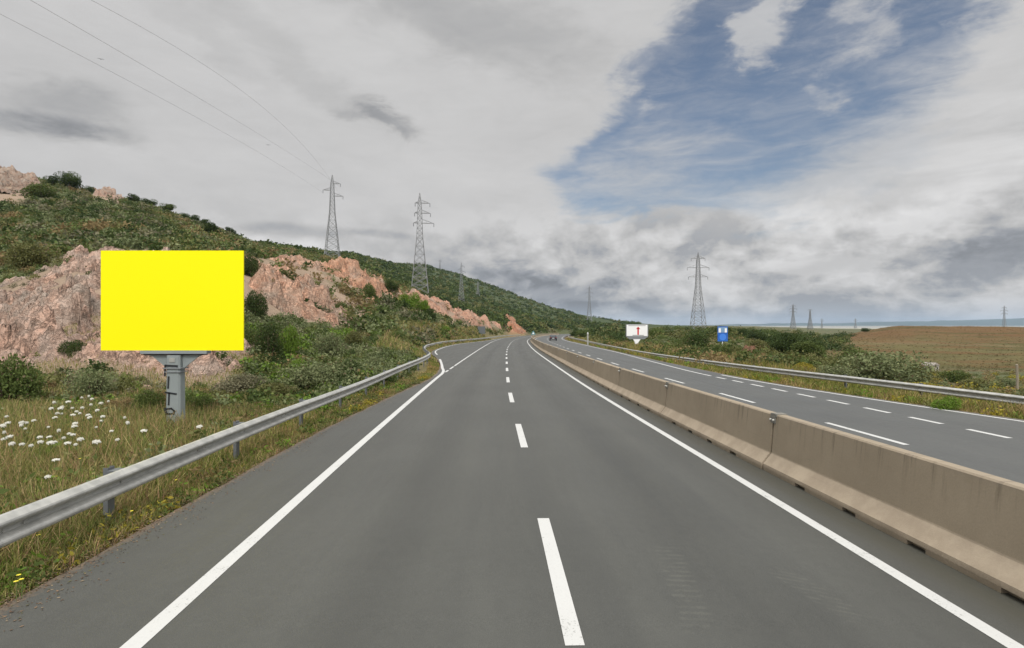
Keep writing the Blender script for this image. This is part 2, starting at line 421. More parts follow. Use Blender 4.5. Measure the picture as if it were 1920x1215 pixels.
def simple(name, c, rough=.6, metal=0., var=.15, scale=6., spec=.3):
    m, T = mat_new(name); n = T.noise(T.new('ShaderNodeTexCoord').outputs['Object'], scale, 6, .6)
    k = T.add(1-var/2, T.mul(n, var)); col = T.mix(1.0, c, T.xyz(k, k, k), 'MULTIPLY')
    return finish(m, T, col, rough, metal, n, .1, .01, spec)

def mat_asphalt():
    m, T = mat_new('asphalt'); p = pos(T)
    uv = T.new('ShaderNodeAttribute', attribute_name='lat').outputs['Fac']      # metres from the right edge line
    lo = T.new('ShaderNodeAttribute', attribute_name='lon').outputs['Fac']
    lv = T.xyz(uv, T.mul(lo, .06), 0.0)
    fine = T.noise(p, 160, 3, .7); mid = T.noise(p, 9, 6, .65); big = T.noise(p, .35, 5, .5)
    streak = T.noise(lv, 2.2, 6, .6)
    # grey aggregate
    base = T.mix(T.ramp(fine, .3, .72), (.043, .044, .037), (.084, .084, .075))
    pt = T.noise(T.xyz(T.mul(uv, .8), T.mul(lo, .12), 3.0), .9, 6, .6); k = T.add(.34, T.add(T.mul(mid, .26), T.add(T.mul(big, .34), T.add(T.mul(streak, .36), T.mul(pt, .30)))))
    # polished, slightly lighter wheel paths; darker oil line between them
    wp = None
    for c, w, a in ((-.9, .35, .09), (-2.6, .35, .09), (-4.4, .38, .09), (-6.1, .38, .09), (-1.75, .4, -.10), (-5.25, .4, -.12)):
        d = T.sub(uv, c); g = T.mul(T.m('POWER', 2.718, T.mul(T.mul(d, d), -1/(w*w))), a); wp = g if wp is None else T.add(wp, g)
    k = T.add(k, T.mul(wp, T.add(.3, T.mul(streak, 1.2))))
    col = T.mix(1.0, base, T.xyz(k, k, k), 'MULTIPLY')
    col = T.mix(T.ramp(uv, 1.2, 1.5), col, T.mix(1.0, col, (1.22, 1.24, 1.32), 'MULTIPLY'))      # older surface beyond the barrier
    # grime beside the barrier: uneven, greenish brown
    gr = T.mul(T.mul(T.ramp(uv, .18, .5), T.ramp(uv, 1.7, 1.4)), T.ramp(T.add(T.mul(mid, .5), T.mul(streak, .6)), .35, .62, .35, .85))
    col = T.mix(gr, col, (.052, .050, .036))
    # dusty strip on the far left edge
    ed = T.new('ShaderNodeAttribute', attribute_name='edge').outputs['Fac']
    col = T.mix(T.mul(T.ramp(T.add(ed, T.mul(T.noise(p, 14, 6, .7), -.42)), -.06, -.18), .85), col, (.13, .095, .065))
    # faint ribbed tyre prints
    sp = T.sep(p)
    def print_(x0, y0, y1, dxdy, ang):
        xx = T.sub(sp[0], T.add(x0, T.mul(T.sub(sp[1], y0), dxdy)))
        mk = T.mul(T.ramp(T.m('ABSOLUTE', xx), .17, .12), T.mul(T.ramp(sp[1], y0, y0+.4), T.ramp(sp[1], y1, y1-.5)))
        wv = T.m('SINE', T.mul(T.add(sp[1], T.mul(xx, ang)), 2*math.pi/.105))
        return T.mul(mk, T.ramp(wv, -.1, .6))
    tp = T.add(print_(1.55, 4.35, 6.6, .12, .1), print_(3.05, 4.6, 6.1, -.25, .6))
    col = T.mix(T.mul(tp, T.mul(T.ramp(mid, .35, .65), .16)), col, (.16, .16, .125))
    vo = T.vor(p, 120); bump = T.add(T.mul(vo, .6), T.mul(mid, .2))
    return finish(m, T, col, T.ramp(streak, .3, .7, .56, .70), 0, bump, .30, .006, .5)
def mat_paint():
    m, T = mat_new('road_paint'); p = pos(T); n = T.noise(p, 40, 6, .7); b = T.noise(p, 2.5, 4, .6)
    worn = T.ramp(T.add(T.mul(n, .8), T.mul(b, .4)), .66, .80)
    col = T.mix(worn, (.50, .50, .48), (.17, .17, .155)); k = T.add(.84, T.mul(n, .3))
    return finish(m, T, T.mix(1.0, col, T.xyz(k, k, k), 'MULTIPLY'), .6, 0, n, .2, .004)
def mat_concrete():
    m, T = mat_new('barrier_concrete'); p = pos(T); o = T.sep(p)
    rd = T.new('ShaderNodeObjectInfo').outputs['Random']
    hh = T.new('ShaderNodeAttribute', attribute_name='hgt').outputs['Fac']; lon = T.new('ShaderNodeAttribute', attribute_name='lon').outputs['Fac']
    n = T.noise(p, 3.2, 7, .62); f = T.noise(p, 45, 5, .7)
    drip = T.noise(T.xyz(T.mul(lon, 14), T.mul(hh, .7), rd), 1.0, 6, .65)
    base = T.mix(n, (.285, .230, .162), (.370, .306, .222)); base = T.mix(T.mul(rd, .5), base, (.23, .195, .145))
    k = T.add(.84, T.mul(f, .32)); base = T.mix(1.0, base, T.xyz(k, k, k), 'MULTIPLY')
    # rain streaks from the top, dark at the crown
    dr = T.mul(T.ramp(drip, .52, .72), T.ramp(hh, .45, 1.0)); base = T.mix(T.mul(dr, .6), base, (.09, .073, .05))
    up = T.mul(T.ramp(hh, .93, .985), T.ramp(T.noise(T.xyz(T.mul(lon, 6), rd, hh), 1, 5, .6), .35, .7)); base = T.mix(T.mul(up, .35), base, (.24, .20, .16))
    sc = T.noise(T.xyz(T.mul(lon, .9), T.mul(hh, 16), T.mul(rd, 9)), 1.0, 6, .7); base = T.mix(T.mul(T.mul(T.ramp(sc, .60, .72), T.ramp(hh, .75, .45)), .45), base, (.10, .088, .068))
    blot = T.noise(p, .9, 5, .6); bk = T.add(.80, T.mul(blot, .42)); base = T.mix(1.0, base, T.xyz(bk, bk, bk), 'MULTIPLY')
    # lower step painted paler for the light its slope catches; foot is dirty
    lw = T.mul(T.ramp(hh, .335, .30), .62); base = T.mix(lw, base, T.mix(T.ramp(T.noise(p, 2.2, 7, .7), .35, .65), (.34, .275, .205), (.46, .38, .285)))
    ft = T.mul(T.ramp(T.add(hh, T.mul(f, .10)), .17, .07), .6); base = T.mix(ft, base, (.14, .115, .08))
    return finish(m, T, base, .9, 0, T.add(f, n), .35, .008, .2)
def mat_galv():
    m, T = mat_new('galvanised_steel'); p = pos(T); v = T.vor(p, 16, out=0); n = T.noise(p, 5, 6, .6); s = T.noise(T.mapping(p, scale=(6, .6, 6)), 3, 5, .6)
    col = T.mix(T.ramp(n, .3, .7), (.36, .36, .335), (.50, .495, .46)); col = T.mix(T.ramp(s, .6, .78, 0, .35), col, (.24, .215, .17))
    return finish(m, T, col, T.ramp(v, 0, .8, .42, .6), .45, n, .1, .01, .4)
def mat_leaf(name, transl=.25, rough=.75):
    m, T = mat_new(name); c = T.new('ShaderNodeAttribute', attribute_name='Col').outputs['Color']; p = pos(T)
    n = T.noise(p, 1.3, 4, .6); k = T.add(.72, T.mul(n, .56)); oi = T.new('ShaderNodeObjectInfo').outputs['Random']; k = T.mul(k, T.add(.88, T.mul(oi, .24)))
    return finish(m, T, T.mix(1.0, c, T.xyz(k, k, k), 'MULTIPLY'), rough, 0, None, transl=transl, spec=.2)
def mat_terrain():
    m, T = mat_new('hillside'); c = T.new('ShaderNodeAttribute', attribute_name='Col').outputs['Color']; p = pos(T)
    g = T.new('ShaderNodeAttribute', attribute_name='scl').outputs['Fac']
    n1 = T.noise(p, 2.6, 8, .65); n2 = T.noise(p, .22, 8, .65); n3 = T.noise(p, .05, 6, .6)
    k = T.add(.30, T.add(T.mul(n1, .5), T.add(T.mul(n2, .6), T.mul(n3, .3))))
    k = T.mul(k, 1.15); col = T.mix(1.0, c, T.xyz(k, k, k), 'MULTIPLY')
    return finish(m, T, col, .95, 0, T.add(n1, T.mul(n2, 4)), .6, .3, .1)
def mat_brown():
    pass
def mat_rock():
    m, T = mat_new('pink_granite'); p = pos(T); c = T.new('ShaderNodeAttribute', attribute_name='Col').outputs['Color']
    n = T.noise(p, .8, 8, .65, .4); f = T.noise(p, 6, 7, .7); v = T.vor(T.mapping(p, rot=(.3, .2, .5), scale=(1, 1, .6)), 1.1, 'DISTANCE_TO_EDGE')
    v2 = T.vor(T.mapping(p, rot=(.8, .1, .9)), 3.3, 'DISTANCE_TO_EDGE')
    col = T.mix(T.ramp(n, .34, .66), c, T.mix(1.0, c, (1.20, 1.0, .92), 'MULTIPLY'))
    k = T.add(.84, T.mul(f, .76)); col = T.mix(1.0, col, T.xyz(k, k, k), 'MULTIPLY')
    li = T.ramp(T.noise(p, 2.1, 7, .7), .56, .72); col = T.mix(T.mul(li, .6), col, (.16, .145, .115))     # lichen and soil
    # slanting fractures: stretched ridged noise, broken up by a coarser one
    sl = T.mapping(p, rot=(R(25), R(35), R(20)), scale=(1.0, 1.0, .28))
    g1 = T.m('ABSOLUTE', T.sub(T.noise(sl, 1.1, 5, .6, .8), .5)); g2 = T.m('ABSOLUTE', T.sub(T.noise(T.mapping(p, rot=(R(-50), R(10), R(60)), scale=(1, .45, 1)), 2.4, 5, .6, .6), .5))
    dn = T.ramp(T.noise(p, .8, 5, .6), .44, .58)
    ck = T.mx(T.ramp(g1, .030, .004), T.mul(T.ramp(g2, .026, .003), .7))
    col = T.mix(T.mul(T.mul(ck, dn), .7), col, (.06, .045, .032))
    bump = T.add(T.mul(T.ramp(g1, 0, .07), .55), T.add(T.mul(T.ramp(g2, 0, .06), .3), T.mul(f, .7)))
    return finish(m, T, col, .92, 0, bump, .9, .26, .1)
def mat_field():
    m, T = mat_new('dry_field'); p = pos(T)
    return m
M_asph = mat_asphalt(); M_paint = mat_paint(); M_conc = mat_concrete(); M_galv = mat_galv()
M_leaf = mat_leaf('foliage'); M_grass = mat_leaf('grass_blades', .3, .7); M_terr = mat_terrain(); M_rock = mat_rock()
M_bark = simple('bark', (.10, .075, .05), .95, 0, .5, 9)
M_postm = simple('dull_post_steel', (.15, .16, .165), .6, .3, .3, 5)
M_clamp = simple('tarnished_clamp', (.20, .19, .165), .7, .2, .4, 12)
M_steel = simple('pylon_steel', (.27, .275, .28), .6, .3, .2, 3)
M_pole = simple('painted_pole', (.27, .30, .30), .55, .2, .25, 3)
M_dark = simple('black_paint', (.025, .027, .03), .5)
M_yellow = simple('yellow_sheet', (1.0, .88, .0), .6, 0, .0, 2, .2)
M_white = simple('white_sheet', (.85, .85, .85), .5, 0, .1, 2)
M_grey = simple('grey_paint', (.22, .23, .24), .5, .1, .2, 4)
M_blue = simple('blue_sheet', (.03, .13, .48), .4, 0, .1, 3)
M_pale = simple('pale_blue_sheet', (.20, .33, .50), .4, 0, .1, 3)
M_red = simple('red_ink', (.60, .03, .03), .5)
M_rubber = simple('rubber', (.02, .02, .02), .9)
M_glass = simple('car_glass', (.02, .025, .03), .08, 0, .1, 3, .6)
M_carp = simple('car_paint', (.02, .022, .028), .25, .2, .1, 3, .6)
M_tail = simple('tail_lamp', (.25, .01, .01), .3)
M_stone = simple('pale_stone', (.50, .46, .40), .9, 0, .5, 6)
M_plaster = simple('white_plaster', (.36, .34, .30), .9, 0, .3, 3)
M_tile = simple('faded_roof', (.30, .27, .24), .9, 0, .4, 3)
M_wood = simple('weathered_wood', (.28, .24, .18), .9, 0, .4, 9)
M_petal = simple('flower_white', (.66, .65, .58), .8, 0, .15, 20)
M_petaly = simple('flower_yellow', (.72, .62, .06), .8, 0, .15, 20)
M_stem = simple('green_stem', (.12, .16, .05), .8, 0, .3, 20)
M_wire = simple('cable', (.40, .40, .41), .6, .3)
M_bird = simple('bird_feathers', (.03, .03, .035), .9)

# ------------------------------------------------------------------ terrain mesh
ROCKS = {
 'A': [(-300, 600), (-200, 560), (-80, 545), (0, 540), (60, 520), (100, 500), (125, 468), (145, 458), (175, 470), (215, 466), (300, 470), (400, 474), (462, 480), (470, 560), (440, 600), (470, 640), (480, 668), (455, 690), (430, 705), (420, 735), (330, 716), (250, 705), (190, 690), (120, 700), (60, 705), (-80, 720), (-260, 700)],
 'B': [(455, 482), (500, 484), (560, 493), (600, 505), (640, 540), (665, 565), (690, 590), (672, 612), (655, 628), (610, 618), (560, 606), (510, 602), (480, 590), (462, 560)],
 'C': [(610, 506), (640, 498), (680, 512), (715, 524), (745, 545), (758, 566), (742, 560), (722, 556), (700, 570), (676, 552), (650, 540), (625, 530)],
 'D': [(745, 550), (800, 556), (850, 578), (845, 600), (790, 588), (755, 575)],
 'E': [(835, 584), (880, 592), (930, 608), (940, 618), (895, 616), (845, 606)],
 'F': [(945, 592), (962, 596), (968, 605), (950, 606)],
 'G': [(948, 610), (965, 607), (985, 622), (978, 628), (960, 626)],
 'H': [(-200, 300), (0, 318), (50, 330), (80, 348), (60, 372), (20, 378), (-200, 390)],
 'I': [(165, 355), (195, 362), (235, 374), (215, 382), (180, 372)],
 'J': [(470, 505), (500, 500), (470, 530)],
}
def terrain():
    pxs = np.concatenate([np.linspace(-2600, -120, 120)[:-1], np.linspace(-120, 2040, 640), np.linspace(2040, 5200, 110)[1:]])
    Ys = np.concatenate([np.linspace(.6, 4.5, 24)[:-1], np.exp(np.linspace(np.log(4.5), np.log(3000), 470))])
    P, Y = np.meshgrid(pxs, Ys, indexing='ij'); X = (P-960)/F*Y
    Z = H(X, Y)
    Z[:, -1] = np.minimum(Z[:, -1], -22)
    py = pyof(Y, Z); n = fbm(X/(Y*.03+.5), Y/(Y*.03+.5)*1.0, 4, 21)
    col = np.zeros(X.shape+(3,)); col[:] = (.080, .086, .042)                                 # maquis floor
    def lay(w, c):
        nonlocal col; col = col*(1-w[..., None])+np.array(c)*w[..., None]
    lay(sstep(-.1, .5, fbm(X/14, Y/14, 4, 31))*.6, (.095, .085, .050))
    lay(sstep(.1, .5, fbm(X/6, Y/6, 4, 37))*.5, (.15, .105, .065))
    # pinkish bare ground round the rocks
    for k, r in ROCKS.items():
        sd = poly_sd(P, py, r)+n*14
        lay(sstep(-12, 6, sd)*(Y < 330)*.85, (.26, .19, .14) if k not in 'GF' else (.40, .19, .12))
    far = sstep(330, 560, Y)*(P < 1300)
    lay(far, (.045, .060, .026)); lay(far*sstep(.0, .5, fbm(X/60, Y/60, 4, 41))*.5, (.075, .082, .038))
    # dry brown field on the right with olive patches
    br = sstep(1510, 1570, P+n*20)*sstep(80, 110, Y)
    br = br*sstep(520, 420, Y); lay(br, (.098, .084, .036)); lay(br*sstep(165, 240, Y+n*22), (.110, .068, .031)); lay(br*sstep(-.05, .45, fbm(X/50, Y/9, 5, 45))*.8, (.060, .056, .020))
    lay(br*sstep(.1, .35, fbm(X/35+2, Y/6, 4, 49))*.6, (.115, .062, .028))
    lay(br*np.exp(-((Y-178-6*n)/4.0)**2)*.5, (.14, .10, .055))
    # grass floor by the road
    d = off_road(X, Y); vg = sstep(9, 3, d)*(Y < 300); lay(vg*.8, (.15, .125, .062)); lay(sstep(.7, .1, d+n*.25)*(Y < 300)*.9, (.20, .145, .10))
    plain = sstep(1100, 1800, Y); lay(plain*(P > 1300), (.36, .35, .31))
    V = np.stack([X, Y, Z], -1).reshape(-1, 3)
    me = big_mesh('terrain', V, grid_faces(*X.shape)[:, ::-1], np.clip(col, 0, 1).reshape(-1, 3))
    o = link('terrain', me, M_terr, None, True); tag(o, 'scrub-covered hillside and verges rising left of the road', None, None, 'structure')
terrain()
def haze():
    m, T = mat_new('air'); v = T.new('ShaderNodeVolumePrincipled'); T.put(v.inputs['Color'], (.62, .80, 1.0)); v.inputs['Density'].default_value = 4.5e-5; v.inputs['Anisotropy'].default_value = 0
    T.l.new(v.outputs[0], T.new('ShaderNodeOutputMaterial').inputs['Volume'])
    h = MB(); h.box((0, 0, 55), (25000, 25000, 160)); tag(h.build('haze', m), 'thin blue haze over the far hills', None, None, 'stuff')
haze()
m, T = mat_new('plain_soil'); n = T.noise(pos(T), .004, 6, .6)
M_plain = finish(m, T, T.mix(n, (.14, .13, .09), (.36, .35, .32)), .95)
g = MB(); g.box((0, -60, -.72), (240, 121, 1.0)); tag(g.build('ground', M_plain), 'ground behind the viewpoint', None, None, 'structure')
g = MB(); s = 12000
g.v = [(-s, -s, -24), (s, -s, -24), (s, s, -24), (-s, s, -24)]; g.f = [(0, 1, 2, 3)]
tag(g.build('coastal_plain', M_plain), 'pale flat plain beyond the brown field', None, None, 'structure')
def distant_hills():
    pxs = np.linspace(1250, 2700, 260); rows = []
    top = interp([(1250, 611), (1400, 608.5), (1560, 605.5), (1700, 601.5), (1800, 600), (1920, 595.5), (2200, 590), (2700, 598)], pxs)
    tn = fbm(pxs/60, pxs*0, 5, 3)*2.2
    for k, (Y, f) in enumerate(((8000, 0), (8600, .45), (9200, .85), (9800, 1), (11500, .2))):
        X = (pxs-960)/F*Y; zt = zpx(top+tn*sstep(0, 1, np.array(f)), 9800); z = -26+(zt+26)*f+fbm(X/400, X*0+k*5, 4, 11)*12*(f > 0)*(f < 1)
        rows.append(np.stack([X, np.full_like(X, Y), z], 1))
    V = np.concatenate(rows); n = len(pxs)
    m, T = mat_new('far_scrub'); nn = T.noise(pos(T), .003, 6, .6); mm = finish(m, T, T.mix(nn, (.035, .06, .06), (.07, .09, .08)), .95)
    o = link('distant_hills', big_mesh('distant_hills', V, grid_faces(5, n)), mm, None, True); tag(o, 'low blue distant hills on the horizon at right', None, None, 'structure')
distant_hills()

# ------------------------------------------------------------------ road sheet, paint
def road_sheet():
    Ys = np.concatenate([np.arange(-40, 3, 1.0), np.arange(3, 40, .12), np.arange(40, 60, 1.0), np.arange(60, 520.1, 2.5)])
    t = np.linspace(0, 1, 41); A = XL(Ys)[:, None]; B = XR(Ys)[:, None]
    rag = fbm(Ys/1.1, Ys*0+.5, 4, 77)*.12
    X = A+(B-A)*t[None, :]; X[:, 0] += rag; X[:, -1] += rag[::-1]
    Y = np.repeat(Ys[:, None], 41, 1); Z = zroad(Y)+.004
    V = np.stack([X, Y, Z], -1).reshape(-1, 3)
    me = big_mesh('road', V, grid_faces(*X.shape)[:, ::-1])
    for nm, arr in (('lat', X-X_right_line(Y)), ('lon', Y), ('edge', np.minimum(X-A, B-X))):
        a = me.attributes.new(nm, 'FLOAT', 'POINT'); a.data.foreach_set('value', arr.ravel().astype(np.float32))
    tag(link('road', me, M_asph), 'grey asphalt dual carriageway', None, None, 'structure')
road_sheet()
def paint(name, fn, y0, y1, w, label, step=.6):
    n = max(2, int((y1-y0)/step)+1); Ys = np.linspace(y0, y1, n); Xs = np.array([float(fn(y)) for y in Ys])
    d = np.gradient(Xs, Ys); nx = 1/np.sqrt(1+d*d); ny = -d*nx; mb = MB()
    for x, y, a, b in zip(Xs, Ys, nx, ny):
        for s_ in (-1, 1):
            xx, yy = x+a*w/2*s_, y+b*w/2*s_; mb.v.append((xx, yy, float(zroad(yy))+.008))
    for i in range(n-1): mb.f.append([2*i, 2*i+1, 2*i+3, 2*i+2])
    return tag(mb.build(name, M_paint), label, None, None, 'structure')
paint('edge_line', X_right_line, -30, 519, .15, 'solid white line beside the barrier', 1.5)
LLP = [(-40, -3.0), (4.33, -3.0), (9.3, -3.22), (13.9, -3.41), (22.2, -3.73), (29, -3.97), (32.5, -4.10), (34.3, -4.28), (36.5, -4.62), (39.6, -5.05), (43.5, -5.62), (48, -6.3)]
paint('edge_line', lambda y: smooth_path(LLP, y), -30, 48, .17, 'solid white line left of the near lane, bending away at its end', .5)
MLP = [(33, -4.0), (40, -4.08), (71, -4.35), (100, -4.45), (122, -4.4), (150, -3.9), (184, -2.6), (206, -.1), (309, 14), (386, 35), (450, 68.5), (519, 133)]
def ml(y): return smooth_path(MLP, y)
for a, b in ((33, 34.6), (35.6, 38.2), (39, 519)): paint('lane_line', ml, a, b, .13, 'white line between through lane and lay-by', .8)
OLP = [(57, -7.75), (60, -8.3), (66, -9.2), (78, -10.0), (92, -10.2), (107, -9.5), (117, -8.3), (135, -6.3), (160, -4.6)]
paint('edge_line', lambda y: smooth_path(OLP, y), 57, 160, .15, 'white line at the outside of the lay-by')
y = 4.35-7.38*4
while y < 300:
    paint('centre_dash', X_center, y, y+2.95, .155, 'white dash of the centre line'); y += 7.38
def XO(Y): return X_right_line(Y)+5.15
def oc(y): return smooth_path([(-40, 9.0), (12, 8.62), (20, 8.35), (36, 7.85), (60, 7.7), (100, 8.1), (129, 8.7), (161, 10.3), (206, 13.9), (309, 28), (386, 49)], y)
y = 12.0-7.0*3
while y < 320: paint('centre_dash', oc, y, y+2.9, .15, 'white dash on the opposite carriageway'); y += 7.0
OE = [(-40, 12.5), (5, 11.7), (15, 11.5), (24, 11.2), (31, 10.95), (44, 11.3), (63, 12.1), (92, 12.5), (154, 14.3), (206, 19.0), (309, 33.7), (386, 55), (450, 90), (519, 155)]
def oe(y): return smooth_path(OE, y)
y = 3.0
while y < 31: paint('short_dash', oe, y, y+1.15, .16, 'short white dash of the merge line'); y += 1.95
paint('edge_line', oe, 31.5, 518, .15, 'solid white outer line of the far carriageway', 1.0)
paint('edge_line', lambda y: XR(y)-.35, -20, 31, .15, 'white line along the far verge')
paint('edge_line', lambda y: X_right_line(y)+1.9, -20, 300, .13, 'white line on the far side of the barrier', 1.5)

# ------------------------------------------------------------------ median barrier: 6 m precast blocks
def nj(x0=.30, xb=.145, xt=.085, h=1.0):
    return [(-x0, .062), (-x0+.005, .12), (-xb-.005, .30), (-xb, .32), (-xt, h-.02), (-xt+.02, h), (xt-.02, h), (xt, h-.02), (xb, .32), (xb+.005, .30), (x0-.005, .12), (x0, .062)]
def barrier_block(y0, length, label, first):
    def P(s): return (float(X_barrier(s)), s, float(zroad(s)))
    ya, yb = y0+.02, y0+length-.02
    c = Vector(P((ya+yb)/2)); jx, jr = random.uniform(-.012, .012), random.uniform(-.003, .003); e = empty('concrete_barrier', c+Vector((jx, 0, 0)), jr, label, 'crash barrier', 'precast blocks of the median barrier')
    ns = 5; path = [Vector(P(ya+(yb-ya)*k/ns))-c for k in range(ns+1)]
    mb = MB(); mb.sweep(path, nj())
    dist = [0, .22, 1.05, 1.37, 2.25, 2.57, 3.45, 3.77, 4.65, 4.97, length-.04]
    def seg(a, b, hw, ht):
        pa = [Vector(P(ya+a))-c, Vector(P(ya+b))-c]; mb.sweep(pa, [(-hw, .004), (-hw, ht), (hw, ht), (hw, .004)])
    for a, b in zip(dist[0::2], dist[1::2]): pass
    ends = [0.0, 1.05, 1.33, 2.25, 2.53, 3.45, 3.73, 4.65, 4.93, length-.04]
    for a, b in zip(ends[0::2], ends[1::2]): seg(a, min(b, length-.04), .297, .061)
    for a, b in zip(ends[1::2], ends[2::2]): seg(a-.001, b+.001, .225, .059)
    body = mb.build('block', M_conc, e)
    me = body.data; n = len(me.vertices); co = np.empty(n*3, np.float32); me.vertices.foreach_get('co', co); co = co.reshape(-1, 3)
    yy = co[:, 1]+c.y; hg = co[:, 2]+c.z-zroad(yy)
    # one mesh face spans foot to crown only between few verts, so store height and station per vertex
    for nm, arr in (('hgt', hg), ('lon', yy)):
        a = me.attributes.new(nm, 'FLOAT', 'POINT'); a.data.foreach_set('value', arr.astype(np.float32))
    if y0 < 70:
        d = Vector(P(yb+.3))-Vector(P(yb-.3)); d.normalize(); rot = d.to_track_quat('Y', 'Z').to_matrix()
        j = Vector(P(y0+length))-c
        k = MB(); k.box(j+Vector((0, 0, .985)), (.21, .20, .055), rot); k.box(j+Vector((-.105, 0, .90)), (.022, .17, .13), rot); k.box(j+Vector((.105, 0, .90)), (.022, .17, .13), rot)
        cl = k.build('joint_clamp', M_clamp, e, bevel=.006)
        for dy in (-.05, .05): k = MB(); k.tube([j+Vector((-.115, dy, .90)), j+Vector((-.15, dy, .90))], .018, 6); k.build('bolt', M_galv, cl)
        k = MB(); k.box(j+Vector((0, 0, .45)), (.10, .05, .86), rot); k.build('joint_seal', M_grey, e)
    return e
yb0 = 9.88-6*3
names = {}
i = 0
nm_list = ['nearest barrier block, cropped by the lower right corner', 'barrier block just past the nearest steel joint clamp', 'third barrier block from the camera, streaked tan concrete', 'fourth barrier block from the camera, past the second joint', 'fifth barrier block from the camera along the median', 'sixth barrier block from the camera along the median', 'seventh barrier block from the camera along the median', 'eighth barrier block from the camera along the median', 'ninth barrier block from the camera along the median', 'tenth barrier block from the camera along the median']
while yb0+6*i < 330:
    y0 = yb0+6*i
    k = int(round((y0-3.7)/6))
    if y0 > -10:
        if 0 <= k < 10: lab = nm_list[k]
        elif k < 0: lab = 'tan barrier block beside the viewpoint'
        else: lab = 'weathered tan concrete barrier block far down the median towards the bend'
        barrier_block(y0, 6.0, lab, i == 0)
    i += 1

# ------------------------------------------------------------------ guardrails
def wbeam(): 
    fr = [(0, .155), (.03, .150), (.088, .105), (.095, .088), (.093, .072), (.080, .055), (.012, .018), (.004, .005), (.004, -.012), (.012, -.025), (.078, -.062), (.090, -.078), (.095, -.094), (.093, -.112), (.085, -.128), (.03, -.152), (0, -.155)]
    bk = [(a-.006, b) for a, b in fr][::-1]
    return fr+bk
def guardrail(path3, side, spacing, label, y_start, post_max, two=False):
    """path3: function y->(x, ztop); side=+1 when the road is on +x"""
    ys = path3['ys']; X = lambda y: float(smooth_path(path3['x'], y)); Zt = lambda y: float(smooth_path(path3['z'], y))
    e = empty('guardrail', (X(ys[0]), ys[0], Zt(ys[0])-.7), 0, label, 'guardrail'); o0 = Vector(e.location)
    pts = []; y = ys[0]
    while y <= ys[1]:
        pts.append(Vector((X(y), y, Zt(y)-.155))-o0); y += .8 if y < 60 else 2.0
    mb = MB(); mb.sweep(pts, [(side*a, b) for a, b in wbeam()]); r = mb.build('rail', M_galv, e, False)
    y = y_start; n = 0
    while y < min(ys[1], post_max) and n < 98:
        x = X(y); zt = Zt(y); xb = x-side*.12; zg = float(H(xb, y))
        p = MB(); h = zt+.035-zg+.25; c = Vector((xb, y, zg-.25+h/2))-o0
        p.box(c+Vector((0, 0, 0)), (.006, .12, h)); p.box(c+Vector((-side*.03, .057, 0)), (.055, .006, h)); p.box(c+Vector((-side*.03, -.057, 0)), (.055, .006, h))
        po = p.build('post', M_postm, e)
        b = MB(); b.box(Vector((x-side*.062, y, zt-.13))-o0, (.11, .16, .26)); b.build('spacer_block', M_postm, po)
        if 0 < y < 26:
            for dy, dz in ((0, -.155), (1.88, -.125), (2.12, -.125), (1.88, -.185), (2.12, -.185)):
                b = MB(); xx = X(y+dy); b.tube([Vector((xx+side*.0, y+dy, zt+dz))-o0, Vector((xx+side*.022, y+dy, zt+dz))-o0], .015, 6); b.build('bolt', M_galv, r)
        y += spacing; n += 1
    return e
gx = [(-12, -4.75), (5.3, -4.95), (10.7, -5.2), (20, -5.5), (28, -5.8), (39, -6.15), (45, -6.75), (52, -8.1), (60, -9.6), (67, -10.5), (78, -11.4), (90, -11.6), (105, -10.9), (118, -9.6), (134, -7.7), (160, -5.6), (187, -4.2), (215, -1.5), (262, 4.4)]
guardrail({'ys': (-12, 260), 'x': gx, 'z': [(y, float(zroad(y))+.69+.03*math.sin(y*.21)) for y, _ in gx]}, 1, 3.6, 'long galvanised guardrail on the left verge, in front of the yellow billboard', 7.05-3.6*5, 150)
hx = [(2, 17.6, .1), (8, 17.6, .1), (18.5, 17.2, .075), (22.9, 16.0, .11), (31, 14.5, .047), (41.8, 13.9, -.14), (60, 14.0, -.45), (75.9, 14.4, -.63), (120, 15.6, -.95), (168, 17.6, -1.40), (215, 22.2, -1.95), (270, 29.4, -2.6), (309, 36, -3.1)]
guardrail({'ys': (2, 300), 'x': [(a, b) for a, b, c in hx], 'z': [(a, c) for a, b, c in hx]}, -1, 3.6, 'galvanised guardrail on the right verge beyond the far carriageway', 4, 170)

